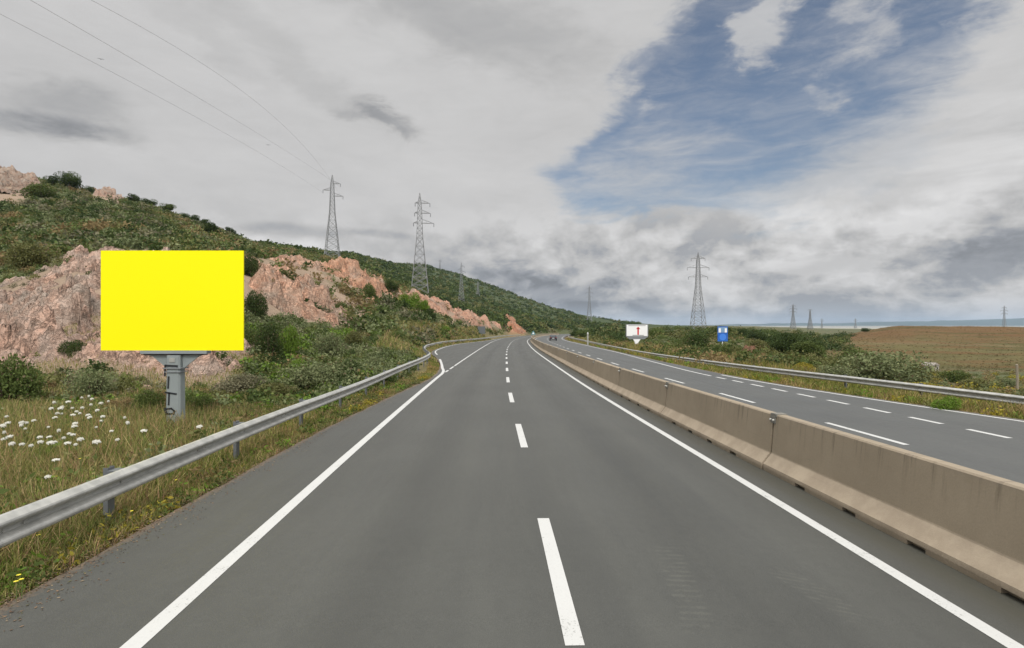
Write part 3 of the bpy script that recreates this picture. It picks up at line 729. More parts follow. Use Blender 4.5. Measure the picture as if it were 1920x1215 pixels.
# ------------------------------------------------------------------ rock outcrops
def outcrop(key, px0, px1, Y0, Y1, step, amp, label, base_col, bs=3.0, extra=0.0):
    Xa = min((px0-960)/F*Y0, (px0-960)/F*Y1); Xb = max((px1-960)/F*Y0, (px1-960)/F*Y1)
    xs = np.arange(Xa, Xb, step); ys = np.arange(Y0, Y1, step*.9)
    X, Y = np.meshgrid(xs, ys, indexing='ij'); Z = H(X, Y); P = 960+F*X/Y; py = pyof(Y, Z)
    nn = fbm(X/(bs*1.1), Y/(bs*1.1), 5, 61)
    sd = poly_sd(P, py, ROCKS[key]); sc = F/((Y0+Y1)/2)                       # px per metre
    sdm = sd/sc+nn*bs*.75
    ca, sa = math.cos(.5), math.sin(.5)
    wx = X+fbm(X/2, Y/2, 3, 71)*.6*bs/3; wy = Y+fbm(X/2+9, Y/2, 3, 73)*.6*bs/3
    u = (wx*ca+wy*sa)/bs; v = (-wx*sa+wy*ca)/(bs*.7)
    f1, f2, cid, gx_, gy_ = worley(u, v, 5); tilt = (_h((cid*9999).astype(np.int64), (cid*77).astype(np.int64), 3)-.5)
    r = (cid-.4)*1.15+gx_*tilt*1.6+gy_*(cid-.5)*1.4-np.exp(-((f2-f1)/.07)**2)*.35
    f1, f2, c2, g2x, g2y = worley(u*2.7+3, v*2.3, 15); r = r+(c2-.5)*.55+g2x*(c2-.5)*1.3-np.exp(-((f2-f1)/.10)**2)*.28
    f1, f2, c3, g3x, g3y = worley(u*6.5+3, v*5.8, 25); r = r+(c3-.5)*.22+g3y*(c3-.5)*.55-np.exp(-((f2-f1)/.12)**2)*.10
    r = r+fbm(X/.5, Y/.5, 4, 91)*.10
    w = sstep(-.6, bs*.55, sdm)
    Zr = Z-.35*(1-w)*bs/3+w*amp*(.35+r)
    if extra: Zr = Zr+extra*w
    ok = (sdm > -.8) & (off_road(X, Y) > 3)
    idx = grid_faces(*X.shape)[:, ::-1]; keep = ok.ravel()[idx].all(1); idx = idx[keep]
    used = np.unique(idx); remap = -np.ones(X.size, np.int64); remap[used] = np.arange(len(used))
    jit = .28*step; V = np.stack([X+jit*fbm(X*3, Y*3, 2, 5), Y+jit*fbm(X*3, Y*3, 2, 6), Zr], -1).reshape(-1, 3)[used]
    cc = np.array(base_col)[None]*(1+.22*(cid.ravel()[used][:, None]-.5)+.25*nn.ravel()[used][:, None])
    gr = sstep(.0, .5, fbm(X/4+5, Y/4, 3, 55)).ravel()[used][:, None]*.55; cc = cc*(1-gr)+gr*np.array([.30, .265, .22])*(.9)
    c0 = V.mean(0); c0[2] = V[:, 2].min()
    me = big_mesh('rock_outcrop', V-c0, remap[idx], np.clip(cc, 0, 1))
    o = link('rock_outcrop', me, M_rock, None, False); o.location = c0
    tag(o, label, 'rock outcrop', 'pink granite outcrops on the hillside')
    return o
PK = (.345, .235, .172)
outcrop('A', -330, 500, 18.5, 50, .13, 1.25, 'broad pale pink rock face behind the yellow billboard', (.345, .265, .215), 3.0)
outcrop('B', 440, 710, 42, 112, .24, 2.1, 'salmon pink rock slope right of the yellow billboard', PK, 6.0)
outcrop('C', 600, 775, 80, 165, .36, 2.6, 'pink rock crest below the two near pylons', (.35, .22, .15), 6.0)
outcrop('D', 730, 865, 115, 230, .5, 2.4, 'small pink rocks at the foot of the second pylon', (.34, .22, .16), 6.0)
outcrop('E', 822, 955, 125, 300, .6, 2.2, 'low pink rocks above the lay-by bend', (.34, .22, .16), 6.0)
outcrop('F', 938, 975, 260, 480, .9, 3, 'tiny orange bank high on the far hill foot', (.24, .14, .09), 8.0)
outcrop('G', 938, 992, 180, 330, .6, 2.5, 'orange red cutting where the road disappears', (.27, .145, .09), 6.0)
outcrop('H', -160, 100, 150, 235, .7, 3.0, 'grey pink crag on the skyline at the far left', (.26, .21, .17), 8.0)
outcrop('I', 155, 245, 170, 230, .6, 3.2, 'small pink crag on the ridge between dark trees', (.33, .25, .20), 6.0)
# ------------------------------------------------------------------ foliage generators
VG = 1.42
PAL = {
 'dark': [(.022, .038, .014), (.034, .052, .018), (.050, .070, .024)],
 'mid':  [(.042, .062, .020), (.062, .086, .028), (.090, .112, .040)],
 'sage': [(.070, .088, .050), (.105, .125, .072), (.150, .165, .100)],
 'bright': [(.060, .105, .016), (.085, .140, .022), (.110, .165, .035)],
 'yellow': [(.15, .135, .020), (.21, .18, .03), (.26, .21, .04)],
 'brown': [(.10, .078, .045), (.15, .11, .065), (.18, .14, .085)],
 'grey': [(.075, .075, .055), (.11, .105, .08), (.15, .14, .11)],
 'olive': [(.058, .064, .028), (.088, .092, .040), (.12, .118, .058)],
 'grass': [(.10, .12, .03), (.17, .15, .06), (.24, .19, .10)],
}
def leaf_quads(C, size, seed, cols, up=0.0, aspect=.55):
    """C (n,3) leaf centres -> quads with random orientation; cols (n,3)"""
    r = np.random.default_rng(seed); n = len(C); a = r.normal(size=(n, 3)); a[:, 2] = a[:, 2]*.8+up; a /= np.linalg.norm(a, axis=1)[:, None]
    b = r.normal(size=(n, 3)); b -= (b*a).sum(1)[:, None]*a; b /= np.linalg.norm(b, axis=1)[:, None]
    s = (size*(.6+.8*r.random(n)))[:, None] if np.ndim(size) == 0 else (size*(.6+.8*r.random(n)))[:, None]
    a = a*s; b = b*s*aspect
    V = np.stack([C-a, C+b-a*.1, C+a, C-b-a*.1], 1).reshape(-1, 3); Fc = np.arange(4*n).reshape(-1, 4)
    return V, Fc, np.repeat(cols, 4, 0)
def bush_points(n, seed, lobes=9, flat=.55):
    """points on and inside a lumpy dome of radius 1, height about 1"""
    r = np.random.default_rng(seed); L = []
    for k in range(lobes):
        t = r.random()*2*math.pi; q = r.random()**.6*.62; L.append((math.cos(t)*q, math.sin(t)*q, .22+.42*r.random()*(1-q*.7), .26+.2*r.random()))
    L.append((0, 0, .45, .45)); L = np.array(L); k = r.integers(0, len(L), n)
    d = r.normal(size=(n, 3)); d /= np.linalg.norm(d, axis=1)[:, None]; rad = (1-.45*r.random(n)**2.2)[:, None]
    P = L[k, :3]+d*L[k, 3][:, None]*rad*np.array([1, 1, .9]); P[:, 2] = np.abs(P[:, 2])
    P += r.normal(size=(n, 3))*.018; return P, k
PAL = {k: [tuple(min(.5, a*(VG if k not in ('grass', 'yellow') else 1.25)*q) for a, q in zip(c, (1.08, 1.06, .82))) for c in v] for k, v in PAL.items()}
BUSH = {}
def bush_mesh(kind, var):
    key = (kind, var)
    if key in BUSH: return BUSH[key]
    r = np.random.default_rng(hash(kind) % 1 + var*13+len(BUSH)*7); n = 5200
    P, k = bush_points(n, 100+len(BUSH)*3, 9+var*3); pal = np.array(PAL[kind])
    lb = r.random(40)[k]; mixv = np.clip(.35*lb+.65*r.random(n), 0, .999)*2; i = mixv.astype(int); f = (mixv-i)[:, None]
    col = pal[i]*(1-f)+pal[np.minimum(i+1, 2)]*f
    dead = r.random(n) < .05; col[dead] = (.16, .12, .07)
    V, Fc, cc = leaf_quads(P, .034, 5+len(BUSH), col, .3)
    me = big_mesh('foliage', V, Fc, cc); me.materials.append(M_leaf)
    st = MB()
    for j in range(7):
        t = r.random()*6.28; q = .2+.4*r.random(); st.tube([(0.03*math.cos(t), .03*math.sin(t), -.15), (q*.5*math.cos(t), q*.5*math.sin(t), .25), (q*math.cos(t), q*math.sin(t), .6)], [.03, .02, .008], 5)
    ms = bpy.data.meshes.new('stem'); ms.from_pydata(st.v, [], st.f); ms.materials.append(M_bark)
    BUSH[key] = (me, ms); return BUSH[key]
def bush(px, Y, wpx, hpx, kind, label, name='shrub', cat='shrub', group=None, sink=.04, var=None, depth=1.0):
    p = at(px, Y); w = wpx/F*Y/2; h = hpx/F*Y
    e = empty(name, (p.x, p.y, p.z-sink*h), random.random()*6.28, label, cat, group, (w*1.02, w*1.02*depth, h/.98))
    a, b = bush_mesh(kind, random.randint(0, 1) if var is None else var)
    link('foliage', a, None, e); link('stem', b, None, e); return e
TREE = {}
def tree_mesh(kind, var=0):
    key = (kind, var)
    if key in TREE: return TREE[key]
    sd = 500+len(TREE)*11; r = np.random.default_rng(sd); n = 6500; L = []
    for k in range(16):
        t = r.random()*6.28; q = r.random()**.5*.36; L.append((math.cos(t)*q, math.sin(t)*q, .16+.66*r.random()*(1-q*.9), .13+.12*r.random()))
    L = np.array(L); k = r.integers(0, len(L), n); d = r.normal(size=(n, 3)); d /= np.linalg.norm(d, axis=1)[:, None]
    P = L[k, :3]+d*L[k, 3][:, None]*(1-.5*r.random(n)**2)[:, None]*np.array([1.15, 1.15, .85]); pal = np.array(PAL[kind])
    mixv = np.clip(.5*r.random(40)[k]+.5*r.random(n), 0, .999)*2; i = mixv.astype(int); f = (mixv-i)[:, None]; col = pal[i]*(1-f)+pal[np.minimum(i+1, 2)]*f
    V, Fc, cc = leaf_quads(P, .022, sd, col, .3); me = big_mesh('crown', V, Fc, cc); me.materials.append(M_leaf)
    st = MB(); st.tube([(0, 0, -.08), (.01, 0, .18), (.0, .02, .42), (.02, 0, .7)], [.035, .027, .02, .006], 7)
    for j in range(9):
        a = L[j]; z0 = .2+.25*r.random(); st.tube([(.01, .01, z0), ((a[0])*.5, a[1]*.5, (z0+a[2])/2+.03), (a[0], a[1], a[2])], [.014, .009, .003], 5)
    ms = bpy.data.meshes.new('trunk'); ms.from_pydata(st.v, [], st.f); ms.materials.append(M_bark)
    TREE[key] = (me, ms); return TREE[key]
def tree(px, Y, wpx, hpx, kind, label, group=None, name='tree', sink=.05, z=None):
    p = at(px, Y); w = wpx/F*Y; h = hpx/F*Y
    e = empty(name, (p.x, p.y, p.z-sink*h), random.random()*6.28, label, 'tree', group, (w, w, h))
    a, b = tree_mesh(kind, random.randint(0, 1)); link('crown', a, None, e); link('trunk', b, None, e); return e

# scrub too dense to count: one object per belt
def scrub(name, label, n, pr, Yr, keep, size, leaves, lsize, kinds, seed, ybias=1.0):
    r = np.random.default_rng(seed)
    P = pr[0]+(pr[1]-pr[0])*r.random(n); Y = np.exp(np.log(Yr[0])+(np.log(Yr[1])-np.log(Yr[0]))*r.random(n)**ybias); X = (P-960)/F*Y
    Z = H(X, Y); py = pyof(Y, Z); k = keep(P, Y, X, py) & (off_road(X, Y) > 1.5+Y*.01)
    P, Y, X, Z = P[k], Y[k], X[k], Z[k]; n = len(P)
    if n == 0: return
    s = size[0]+(size[1]-size[0])*r.random(n)**1.6; s = s*(.55+.45*np.clip(Y/Yr[1], 0, 1)**.3)
    pat = fbm(X/12, Y/12, 3, seed+3); kid = np.clip(((pat+.5)*len(kinds)+r.normal(size=n)*1.1), 0, len(kinds)-1).astype(int)
    pal = np.array([PAL[q] for q in kinds]); ci = np.repeat(np.arange(n), leaves); N = len(ci)
    d = r.normal(size=(N, 3)); d /= np.linalg.norm(d, axis=1)[:, None]; d[:, 2] = np.abs(d[:, 2])
    C = np.stack([X, Y, Z-.05*s], 1)[ci]+d*(s[ci]*(1-.4*r.random(N)**2))[:, None]*np.array([.62, .62, .62])*(1+.3*r.normal(size=N)[:, None]*.6)
    tone = np.clip(.72*r.random(n)[ci]+.28*r.random(N), 0, .999)*2; i = tone.astype(int); f = (tone-i)[:, None]
    col = pal[kid[ci], i]*(1-f)+pal[kid[ci], np.minimum(i+1, 2)]*f
    V, Fc, cc = leaf_quads(C, lsize*s[ci], seed, col, .4, .7)
    o = link(name, big_mesh(name, V, Fc, cc), M_leaf); tag(o, label, None, None, 'stuff')
def in_rock(P, py, m=0):
    s = np.full(P.shape, -1e9)
    for k, r in ROCKS.items(): s = np.maximum(s, poly_sd(P, py, r))
    return s > m
rg = np.random.default_rng(99)
scrub('scrub', 'maquis scrub farther left along the slope', 4200, (-1700, -240), (16, 260), lambda P, Y, X, py: P < 0, (.6, 2.2), 60, .12, ['brown', 'olive', 'mid', 'sage', 'dark', 'olive'], 21)
scrub('scrub', 'low scrub farther right along the field', 1800, (2250, 3800), (9, 130), lambda P, Y, X, py: X > 18.4, (.3, 1.1), 60, .11, ['olive', 'brown', 'sage', 'mid', 'brown'], 22)
scrub('tree_belt', 'dark belt of scrub oaks along the right horizon', 620, (1110, 1600), (130, 330), lambda P, Y, X, py: P > 0, (1.4, 4.2), 130, .075, ['dark', 'mid', 'dark', 'dark', 'olive'], 19)
PAL['field'] = [(.075, .052, .022), (.11, .07, .03), (.15, .10, .045)]; PAL['fieldg'] = [(.055, .055, .018), (.08, .075, .025), (.10, .085, .035)]
scrub('dry_tussocks', 'dry brown and olive tussocks over the field', 5000, (1530, 2250), (85, 350), lambda P, Y, X, py: P > 1540, (.22, .55), 26, .12, ['fieldg', 'field', 'fieldg', 'field', 'field'], 18)
scrub('scrub', 'low maquis scrub covering the near left slope', 2600, (-260, 860), (19, 62), lambda P, Y, X, py: ((~in_rock(P, py, -4)) | (rg.random(len(P)) < .12)) & ((Y > 26) | (P > 480) | (P < 50) | (rg.random(len(P)) < .25)), (.35, 1.1), 150, .085, ['brown', 'olive', 'mid', 'sage', 'dark', 'olive', 'grey'], 11)
scrub('scrub', 'dense sage and green scrub behind the left guardrail', 1500, (462, 830), (23, 75), lambda P, Y, X, py: ~in_rock(P, py, 4), (.5, 1.35), 190, .075, ['sage', 'mid', 'sage', 'bright', 'dark', 'mid', 'sage'], 16, .7)
scrub('scrub', 'low weeds and scrub at the foot of the left rocks', 900, (-250, 470), (15, 25), lambda P, Y, X, py: Y > 14, (.18, .42), 120, .10, ['mid', 'brown', 'olive', 'mid', 'bright', 'grey'], 17)
scrub('scrub', 'maquis scrub covering the hillside up to the ridge', 10500, (-400, 1010), (60, 290), lambda P, Y, X, py: (~in_rock(P, py, 0)) | (rg.random(len(P)) < .16), (.8, 2.8), 70, .11, ['brown', 'olive', 'mid', 'sage', 'dark', 'olive', 'grey', 'dark'], 12)
scrub('scrub', 'dark green scrub on the far ridge beyond the pylons', 9000, (380, 1200), (260, 1150), lambda P, Y, X, py: ~in_rock(P, py, -3), (2.5, 6.5), 36, .17, ['dark', 'dark', 'mid', 'dark', 'olive'], 13)
scrub('scrub', 'green scrub belt beyond the right guardrail', 3800, (1010, 1640), (38, 420), lambda P, Y, X, py: ((P < 1515+0*Y) | (Y < 75)) & ~((P > 1176) & (P < 1212) & (Y > 62) & (Y < 99)) & ~((P > 1342) & (P < 1368) & (Y > 42) & (Y < 66)), (.5, 2.1), 130, .075, ['olive', 'mid', 'dark', 'brown', 'sage', 'mid'], 14)
scrub('scrub', 'mixed low scrub at the foot of the brown field', 1500, (1480, 2300), (20, 80), lambda P, Y, X, py: X > 18.4, (.25, .9), 110, .09, ['olive', 'brown', 'sage', 'yellow', 'mid', 'brown'], 15)

# ------------------------------------------------------------------ grass
def grass(name, label, n, area, hgt, seed, pal, wid=.006, dens=None, lean=.25):
    r = np.random.default_rng(seed); X, Y = area(r, n); k = np.ones(len(X), bool)
    k &= off_road(X, Y) > .04+.12*r.random(len(X))
    if dens is not None: k &= dens(X, Y, r)
    X, Y = X[k], Y[k]; n = len(X); Z = H(X, Y)-.01
    d = off_road(X, Y); patch = fbm(X/1.3, Y/1.3, 4, seed+1); clump = fbm(X/.25, Y/.25, 2, seed+4)
    h = (hgt[0]+(hgt[1]-hgt[0])*r.random(n)**1.5)*(1+.55*patch)*(.35+.65*sstep(0, 1.1, d))*(1+.55*sstep(1.4, 4.5, d))*(1-.62*sstep(14.5, 20, Y)*(Y < 36)*(X < 0)); sc = 1+Y/22.0
    w = wid*sc*(.6+.8*r.random(n)); t = r.random(n)*6.283; wd = np.stack([np.cos(t), np.sin(t), 0*t], 1)*w[:, None]
    l = r.normal(size=(n, 3))*lean; l[:, 2] = 0; B = np.stack([X, Y, Z], 1)
    M1 = B+l*h[:, None]*.35+np.array([0, 0, .55])*h[:, None]; Tt = B+l*h[:, None]*1.1+np.array([0, 0, 1.])*h[:, None]*(1-.25*np.linalg.norm(l, axis=1))[:, None]
    V = np.stack([B-wd, B+wd, M1+wd*.8, M1-wd*.8, Tt+wd*.28, Tt-wd*.28], 1).reshape(-1, 3); b = np.arange(n)*6
    Fc = np.concatenate([np.stack([b, b+1, b+2, b+3], 1), np.stack([b+3, b+2, b+4, b+5], 1)])
    P3 = np.array(pal); sel = np.clip((patch+.5+.35*r.normal(size=n))*len(pal), 0, len(pal)-1).astype(int); c = P3[sel]*(.6+.8*r.random(n))[:, None]
    cc = np.repeat(c, 6, 0)
    me = big_mesh(name, V, Fc, cc); o = link(name, me, M_grass); tag(o, label, None, None, 'stuff')
GP = [(.12, .16, .03), (.17, .20, .045), (.24, .24, .07), (.30, .26, .10), (.30, .27, .10), (.36, .29, .14), (.38, .26, .14), (.34, .21, .12), (.28, .25, .09), (.16, .18, .05)]
def area_left(r, n):
    Y = 2.6*np.exp(r.random(n)*math.log(34/2.6)); x0 = XL(Y); return x0-(.05+r.random(n)**1.2*(2.0+Y*.95)), Y
grass('grass', 'tall dry and green grass along the left verge', 300000, area_left, (.14, .50), 201, GP, .0042)
grass('grass', 'short weeds below the left guardrail', 60000, lambda r, n: (lambda Y: (XL(Y)-.05-r.random(n)*.75, Y))(3+42*r.random(n)**1.5), (.06, .30), 202, [(.11, .17, .03), (.17, .20, .04), (.28, .24, .07), (.32, .22, .10)], .006)
grass('grass', 'grass strip along the lay-by guardrail', 45000, lambda r, n: (lambda Y: (XL(Y)-.1-r.random(n)*5, Y))(45+110*r.random(n)), (.3, .8), 203, GP, .010)
grass('grass', 'green and yellow grass strip beside the right guardrail', 150000, lambda r, n: (lambda Y: (XR(Y)+.05+r.random(n)**1.2*(4.5+Y*.06), Y))(5*np.exp(r.random(n)*math.log(190/5))), (.10, .42), 204, [(.15, .18, .035), (.22, .23, .05), (.30, .26, .08), (.18, .20, .04), (.34, .25, .11)], .0075)

def weeds(name, label, n, fx, size, kinds, seed, leaves=70):
    r = np.random.default_rng(seed); X, Y = fx(r, n); k = off_road(X, Y) > .12; X, Y = X[k], Y[k]; n = len(X); Z = H(X, Y)
    s = size[0]+(size[1]-size[0])*r.random(n)**2; pal = np.array([PAL[q] for q in kinds]); kid = np.clip(((fbm(X/1.5, Y/1.5, 3, seed)+.5)*len(kinds)+r.normal(size=n)*1.3), 0, len(kinds)-1).astype(int)
    ci = np.repeat(np.arange(n), leaves); N = len(ci); d = r.normal(size=(N, 3)); d /= np.linalg.norm(d, axis=1)[:, None]; d[:, 2] = np.abs(d[:, 2])*1.2
    C = np.stack([X, Y, Z], 1)[ci]+d*(s[ci]*(.3+.7*r.random(N)))[:, None]; t = np.clip(.5*r.random(n)[ci]+.5*r.random(N), 0, .999)*2; i = t.astype(int); f = (t-i)[:, None]
    col = pal[kid[ci], i]*(1-f)+pal[kid[ci], np.minimum(i+1, 2)]*f
    V, Fc, cc = leaf_quads(C, .13*s[ci]*(1+Y[ci]/60), seed, col, .2, .5); o = link(name, big_mesh(name, V, Fc, cc), M_leaf); tag(o, label, None, None, 'stuff')
weeds('tall_weeds', 'tall leafy weeds behind the left guardrail', 2600, lambda r, n: (lambda Y: (XL(Y)-1.2-r.random(n)*(1.5+Y*.85), Y))(6+14*r.random(n)), (.14, .46), ['mid', 'olive', 'bright', 'brown', 'mid', 'sage'], 303, 60)
weeds('weeds', 'leafy weeds among the grass of the left verge', 1700, lambda r, n: (lambda Y: (XL(Y)-.12-r.random(n)**1.5*(1.2+Y*.25), Y))(3+28*r.random(n)**1.6), (.06, .26), ['mid', 'bright', 'olive', 'brown', 'mid', 'yellow'], 301)
weeds('weeds', 'leafy weeds beside the right guardrail', 1300, lambda r, n: (lambda Y: (XR(Y)+.2+r.random(n)*4.5, Y))(12+90*r.random(n)**1.8), (.08, .34), ['mid', 'bright', 'olive', 'yellow', 'brown', 'olive'], 302)
def debris():
    r = np.random.default_rng(44); n = 9000; Y = 3+27*r.random(n)**1.5; X = XL(Y)+.02-.22*r.random(n)+.42*r.random(n)**4*(1+.8*fbm(Y/.8, Y*0, 3, 2)); Z = np.maximum(zroad(Y)+.012, np.where(off_road(X, Y) > 0, H(X, Y)+.012, -9))
    pal = np.array([(.17, .10, .06), (.24, .16, .10), (.10, .07, .05), (.30, .23, .15), (.14, .13, .06)]); c = pal[r.integers(0, 5, n)]
    V, Fc, cc = leaf_quads(np.stack([X, Y, Z], 1), .016, 9, c, 0, .5); V = V.reshape(-1, 4, 3); m_ = V[:, :, 2].mean(1, keepdims=True); V[:, :, 2] = m_+(V[:, :, 2]-m_)*.35; o = link('leaf_litter', big_mesh('leaf_litter', V.reshape(-1, 3), Fc, cc), M_leaf); tag(o, 'brown leaf litter and grit along the left road edge', None, None, 'stuff')
debris()
# wild carrot umbels and small yellow blooms
def flower_proto():
    e = empty('wildflower', (0, 0, 0)); s_ = MB(); s_.tube([(0, 0, 0), (.01, 0, .3), (.0, .015, .62)], [.006, .005, .003], 5)
    u = MB()
    for j in range(10):
        t = j*2.4; q = .075*math.sqrt(j/10); u.tube([(0, .015, .60), (q*math.cos(t), .015+q*math.sin(t), .675)], [.002, .002], 3, False)
    st = s_.build('stem', M_stem, e); h = MB()
    for j in range(34):
        t = j*2.399; q = .075*math.sqrt((j+.5)/34); c = Vector((q*math.cos(t), .015+q*math.sin(t), .690-2.6*q*q+.006*math.sin(j*3.1))); b0 = len(h.v)
        for k in range(6): a = k*math.pi/3; h.v.append(tuple(c+Vector((.0125*math.cos(a), .0125*math.sin(a), 0))))
        h.v.append(tuple(c+Vector((0, 0, .016)))); h.v.append(tuple(c-Vector((0, 0, .012))))
        for k in range(6): h.f.append([b0+k, b0+(k+1) % 6, b0+6]); h.f.append([b0+(k+1) % 6, b0+k, b0+7])
    h.build('umbel', M_petal, e); u.build('rays', M_stem, e); return e
def copy_tree(o, parent=None):
    c = o.copy(); COL.objects.link(c); c.parent = parent
    for ch in list(o.children): copy_tree(ch, c)
    return c
fl = [(5, 768), (130, 756), (115, 766), (137, 764), (153, 766), (108, 776), (128, 781), (163, 776), (164, 760), (188, 756), (190, 748), (52, 787), (62, 797), (30, 792), (18, 806), (5, 798), (18, 821), (75, 820), (104, 801), (137, 811), (122, 833), (163, 832), (153, 820), (197, 783), (251, 778), (240, 795), (210, 811), (194, 799), (383, 796), (102, 865), (86, 888), (62, 829), (95, 830), (80, 785), (36, 778), (176, 780), (14, 758), (200, 770), (-15, 780), (148, 798)]
random.seed(31); fl += [(x+random.uniform(-26, 26), y_+random.uniform(-12, 14)) for x, y_ in fl[:33] if x < 260 and y_ < 840]
fp = None
for j, (x, y_) in enumerate(fl):
    y_ -= 4
    Y = 9.6+random.random()*4.5; h = .62
    Y = max(7.5, min(15.5, (CAMZ+.15-random.uniform(.6, .95))*F/(y_-607.5)))
    if fp is None: fp = flower_proto(); o = fp
    else: o = copy_tree(fp)
    p = at(x, Y); ht = zpx(y_, Y)-p.z; sc = random.uniform(.32, .72)
    o.location = (p.x, p.y, p.z-.02); o.scale = (sc, sc, max(.3, ht/.68)); o.rotation_euler = (random.uniform(-.05, .28), random.uniform(-.2, .2), random.uniform(-.8, .8))
    near_pole = x > 300
    tag(o, 'single white umbel wildflower right of the billboard pole' if near_pole else ('white umbel wildflower in the grass nearest the left edge of the photo' if x < 60 else 'white umbel wildflower in the middle of the left flower patch' if x < 140 else 'white umbel wildflower at the billboard side of the left flower patch'), 'flower', 'white umbel wildflowers behind the left guardrail')
def small_flower(x, Y, py_, mat, label, first=[None]):
    e = empty('wildflower', at(x, Y), 0, label, 'flower', 'small yellow wildflowers on the left verge'); ht = max(.12, zpx(py_, Y)-e.location.z)
    s_ = MB(); s_.tube([(0, 0, 0), (.01, 0, ht)], [.004, .003], 5); s_.build('stem', M_stem, e); h = MB()
    for k in range(7):
        a = k*math.pi*2/7; c, s2 = math.cos(a), math.sin(a); b0 = len(h.v)
        for q, w, dz in ((.003, .003, 0), (.011, .008, .003), (.021, .003, .002)): h.v.append((q*c-w*s2, q*s2+w*c, ht+dz)); h.v.append((q*c+w*s2, q*s2-w*c, ht+dz))
        h.f.append([b0, b0+1, b0+3, b0+2]); h.f.append([b0+2, b0+3, b0+5, b0+4])
    h.build('petals', mat, e)
for j, (x, y_) in enumerate([(35, 1078), (40, 1086), (30, 1090), (72, 1003), (247, 958), (380, 855), (330, 900), (106, 893), (150, 860)]):
    Y = min(9, (CAMZ-.12)*F/(y_-607.5)); small_flower(x, Y, y_, M_petaly, 'small yellow wildflower in the left verge weeds')

# ------------------------------------------------------------------ shrubs one can tell apart
SH = [
 (476, 44, 52, 62, 'dark', 'dark shrub just right of the yellow panel edge'),
 (462, 34, 60, 46, 'mid', 'green shrub under the lower right corner of the yellow panel'),
 (500, 58, 56, 40, 'olive', 'olive shrub on the edge of the salmon rocks'),
 (640, 70, 50, 26, 'mid', 'green shrub in the middle of the salmon rock slope'),
 (80, 150, 90, 30, 'mid', 'green scrub clump below the skyline crag'),
 (40, 34, 46, 26, 'olive', 'olive tuft on the lower left of the rock face'),  # px, Y, width px, height px, kind, label
 (18, 19, 130, 105, 'mid', 'big green grey shrub at the left edge of the photo'),
 (178, 21, 90, 66, 'sage', 'grey green shrub on the rocks left of the billboard pole'),
 (95, 22, 30, 24, 'brown', 'small brown tuft between the two left shrubs'),
 (140, 27, 55, 34, 'dark', 'dark shrub growing in the rock face left of the yellow panel'),
 (60, 52, 120, 62, 'olive', 'olive shrub above the rock face at far left'),
 (230, 17.5, 70, 40, 'brown', 'rust brown weed clump left of the billboard pole'),
 (270, 17, 75, 62, 'mid', 'green weeds close on the left of the billboard pole'),
 (385, 18, 70, 48, 'mid', 'green weeds right of the billboard pole'),
 (300, 18.5, 40, 50, 'brown', 'reddish dry weeds touching the billboard pole'),
 (450, 23, 110, 44, 'grey', 'greyish brown shrub right of the billboard'),
 (505, 33, 66, 82, 'dark', 'tall blue green shrub beside the right edge of the yellow panel'),
 (540, 35, 60, 78, 'bright', 'bright green shrub between the dark and sage shrubs'),
 (560, 29, 60, 40, 'bright', 'low bright green bush in front of the salmon rocks'),
 (590, 24.5, 150, 66, 'sage', 'widest sage green shrub beyond the left guardrail'),
 (650, 27, 82, 54, 'dark', 'round dark green bush behind the wide sage shrub'),
 (520, 22, 110, 36, 'olive', 'yellowish green low bush behind the guardrail'),
 (620, 38, 80, 60, 'sage', 'sage shrub at the foot of the salmon rocks'),
 (705, 34, 56, 34, 'sage', 'small sage shrub before the grassy rail end'),
 (745, 60, 60, 30, 'mid', 'green bush above the rail end'),
 (665, 46, 60, 40, 'olive', 'olive bush behind the round dark bush'),
 (470, 62, 60, 50, 'dark', 'dark shrub behind the top right corner of the yellow panel'),
 (690, 95, 40, 30, 'mid', 'green bush low on the pink crest'),
 (832, 110, 40, 14, 'bright', 'bright green bush behind the lay-by guardrail'),
 (1312, 72, 72, 38, 'dark', 'round dark green bush left of the blue sign'),
 (1290, 78, 44, 34, 'mid', 'mid green bush behind the round one near the blue sign'),
 (1505, 36, 58, 24, 'yellow', 'dome shaped yellow broom bush behind the right guardrail'),
 (1575, 31, 90, 40, 'sage', 'left shoulder of the broad grey green bush'),
 (1640, 33, 170, 74, 'sage', 'broadest grey green bush before the brown field'),
 (1715, 35, 90, 50, 'olive', 'olive bush on the right of the broadest bush'),
 (1730, 27.5, 110, 26, 'yellow', 'yellow orange shrub patch at the guardrail'),
 (1800, 45, 70, 30, 'mid', 'green bush right of the white hut'),
 (1742, 60, 46, 14, 'olive', 'low olive bush hiding the foot of the white hut'),
 (1600, 52, 130, 44, 'mid', 'dull green bush behind the broadest bush'),
 (1350, 60, 60, 22, 'mid', 'low green bush at the foot of the blue sign'),
 (1420, 66, 60, 30, 'olive', 'olive bush behind the reddish mound'),
 (1830, 36, 90, 26, 'olive', 'low olive bush near the right edge'),
 (1890, 42, 60, 20, 'sage', 'small sage bush at the right edge of the photo'),
 (1772, 17.7, 66, 34, 'bright', 'bright green tuft growing over the right edge line in front of the guardrail'),
 (1460, 42, 50, 24, 'sage', 'sage shrub beside the dark trees'),
]
for s_ in SH: bush(*s_)
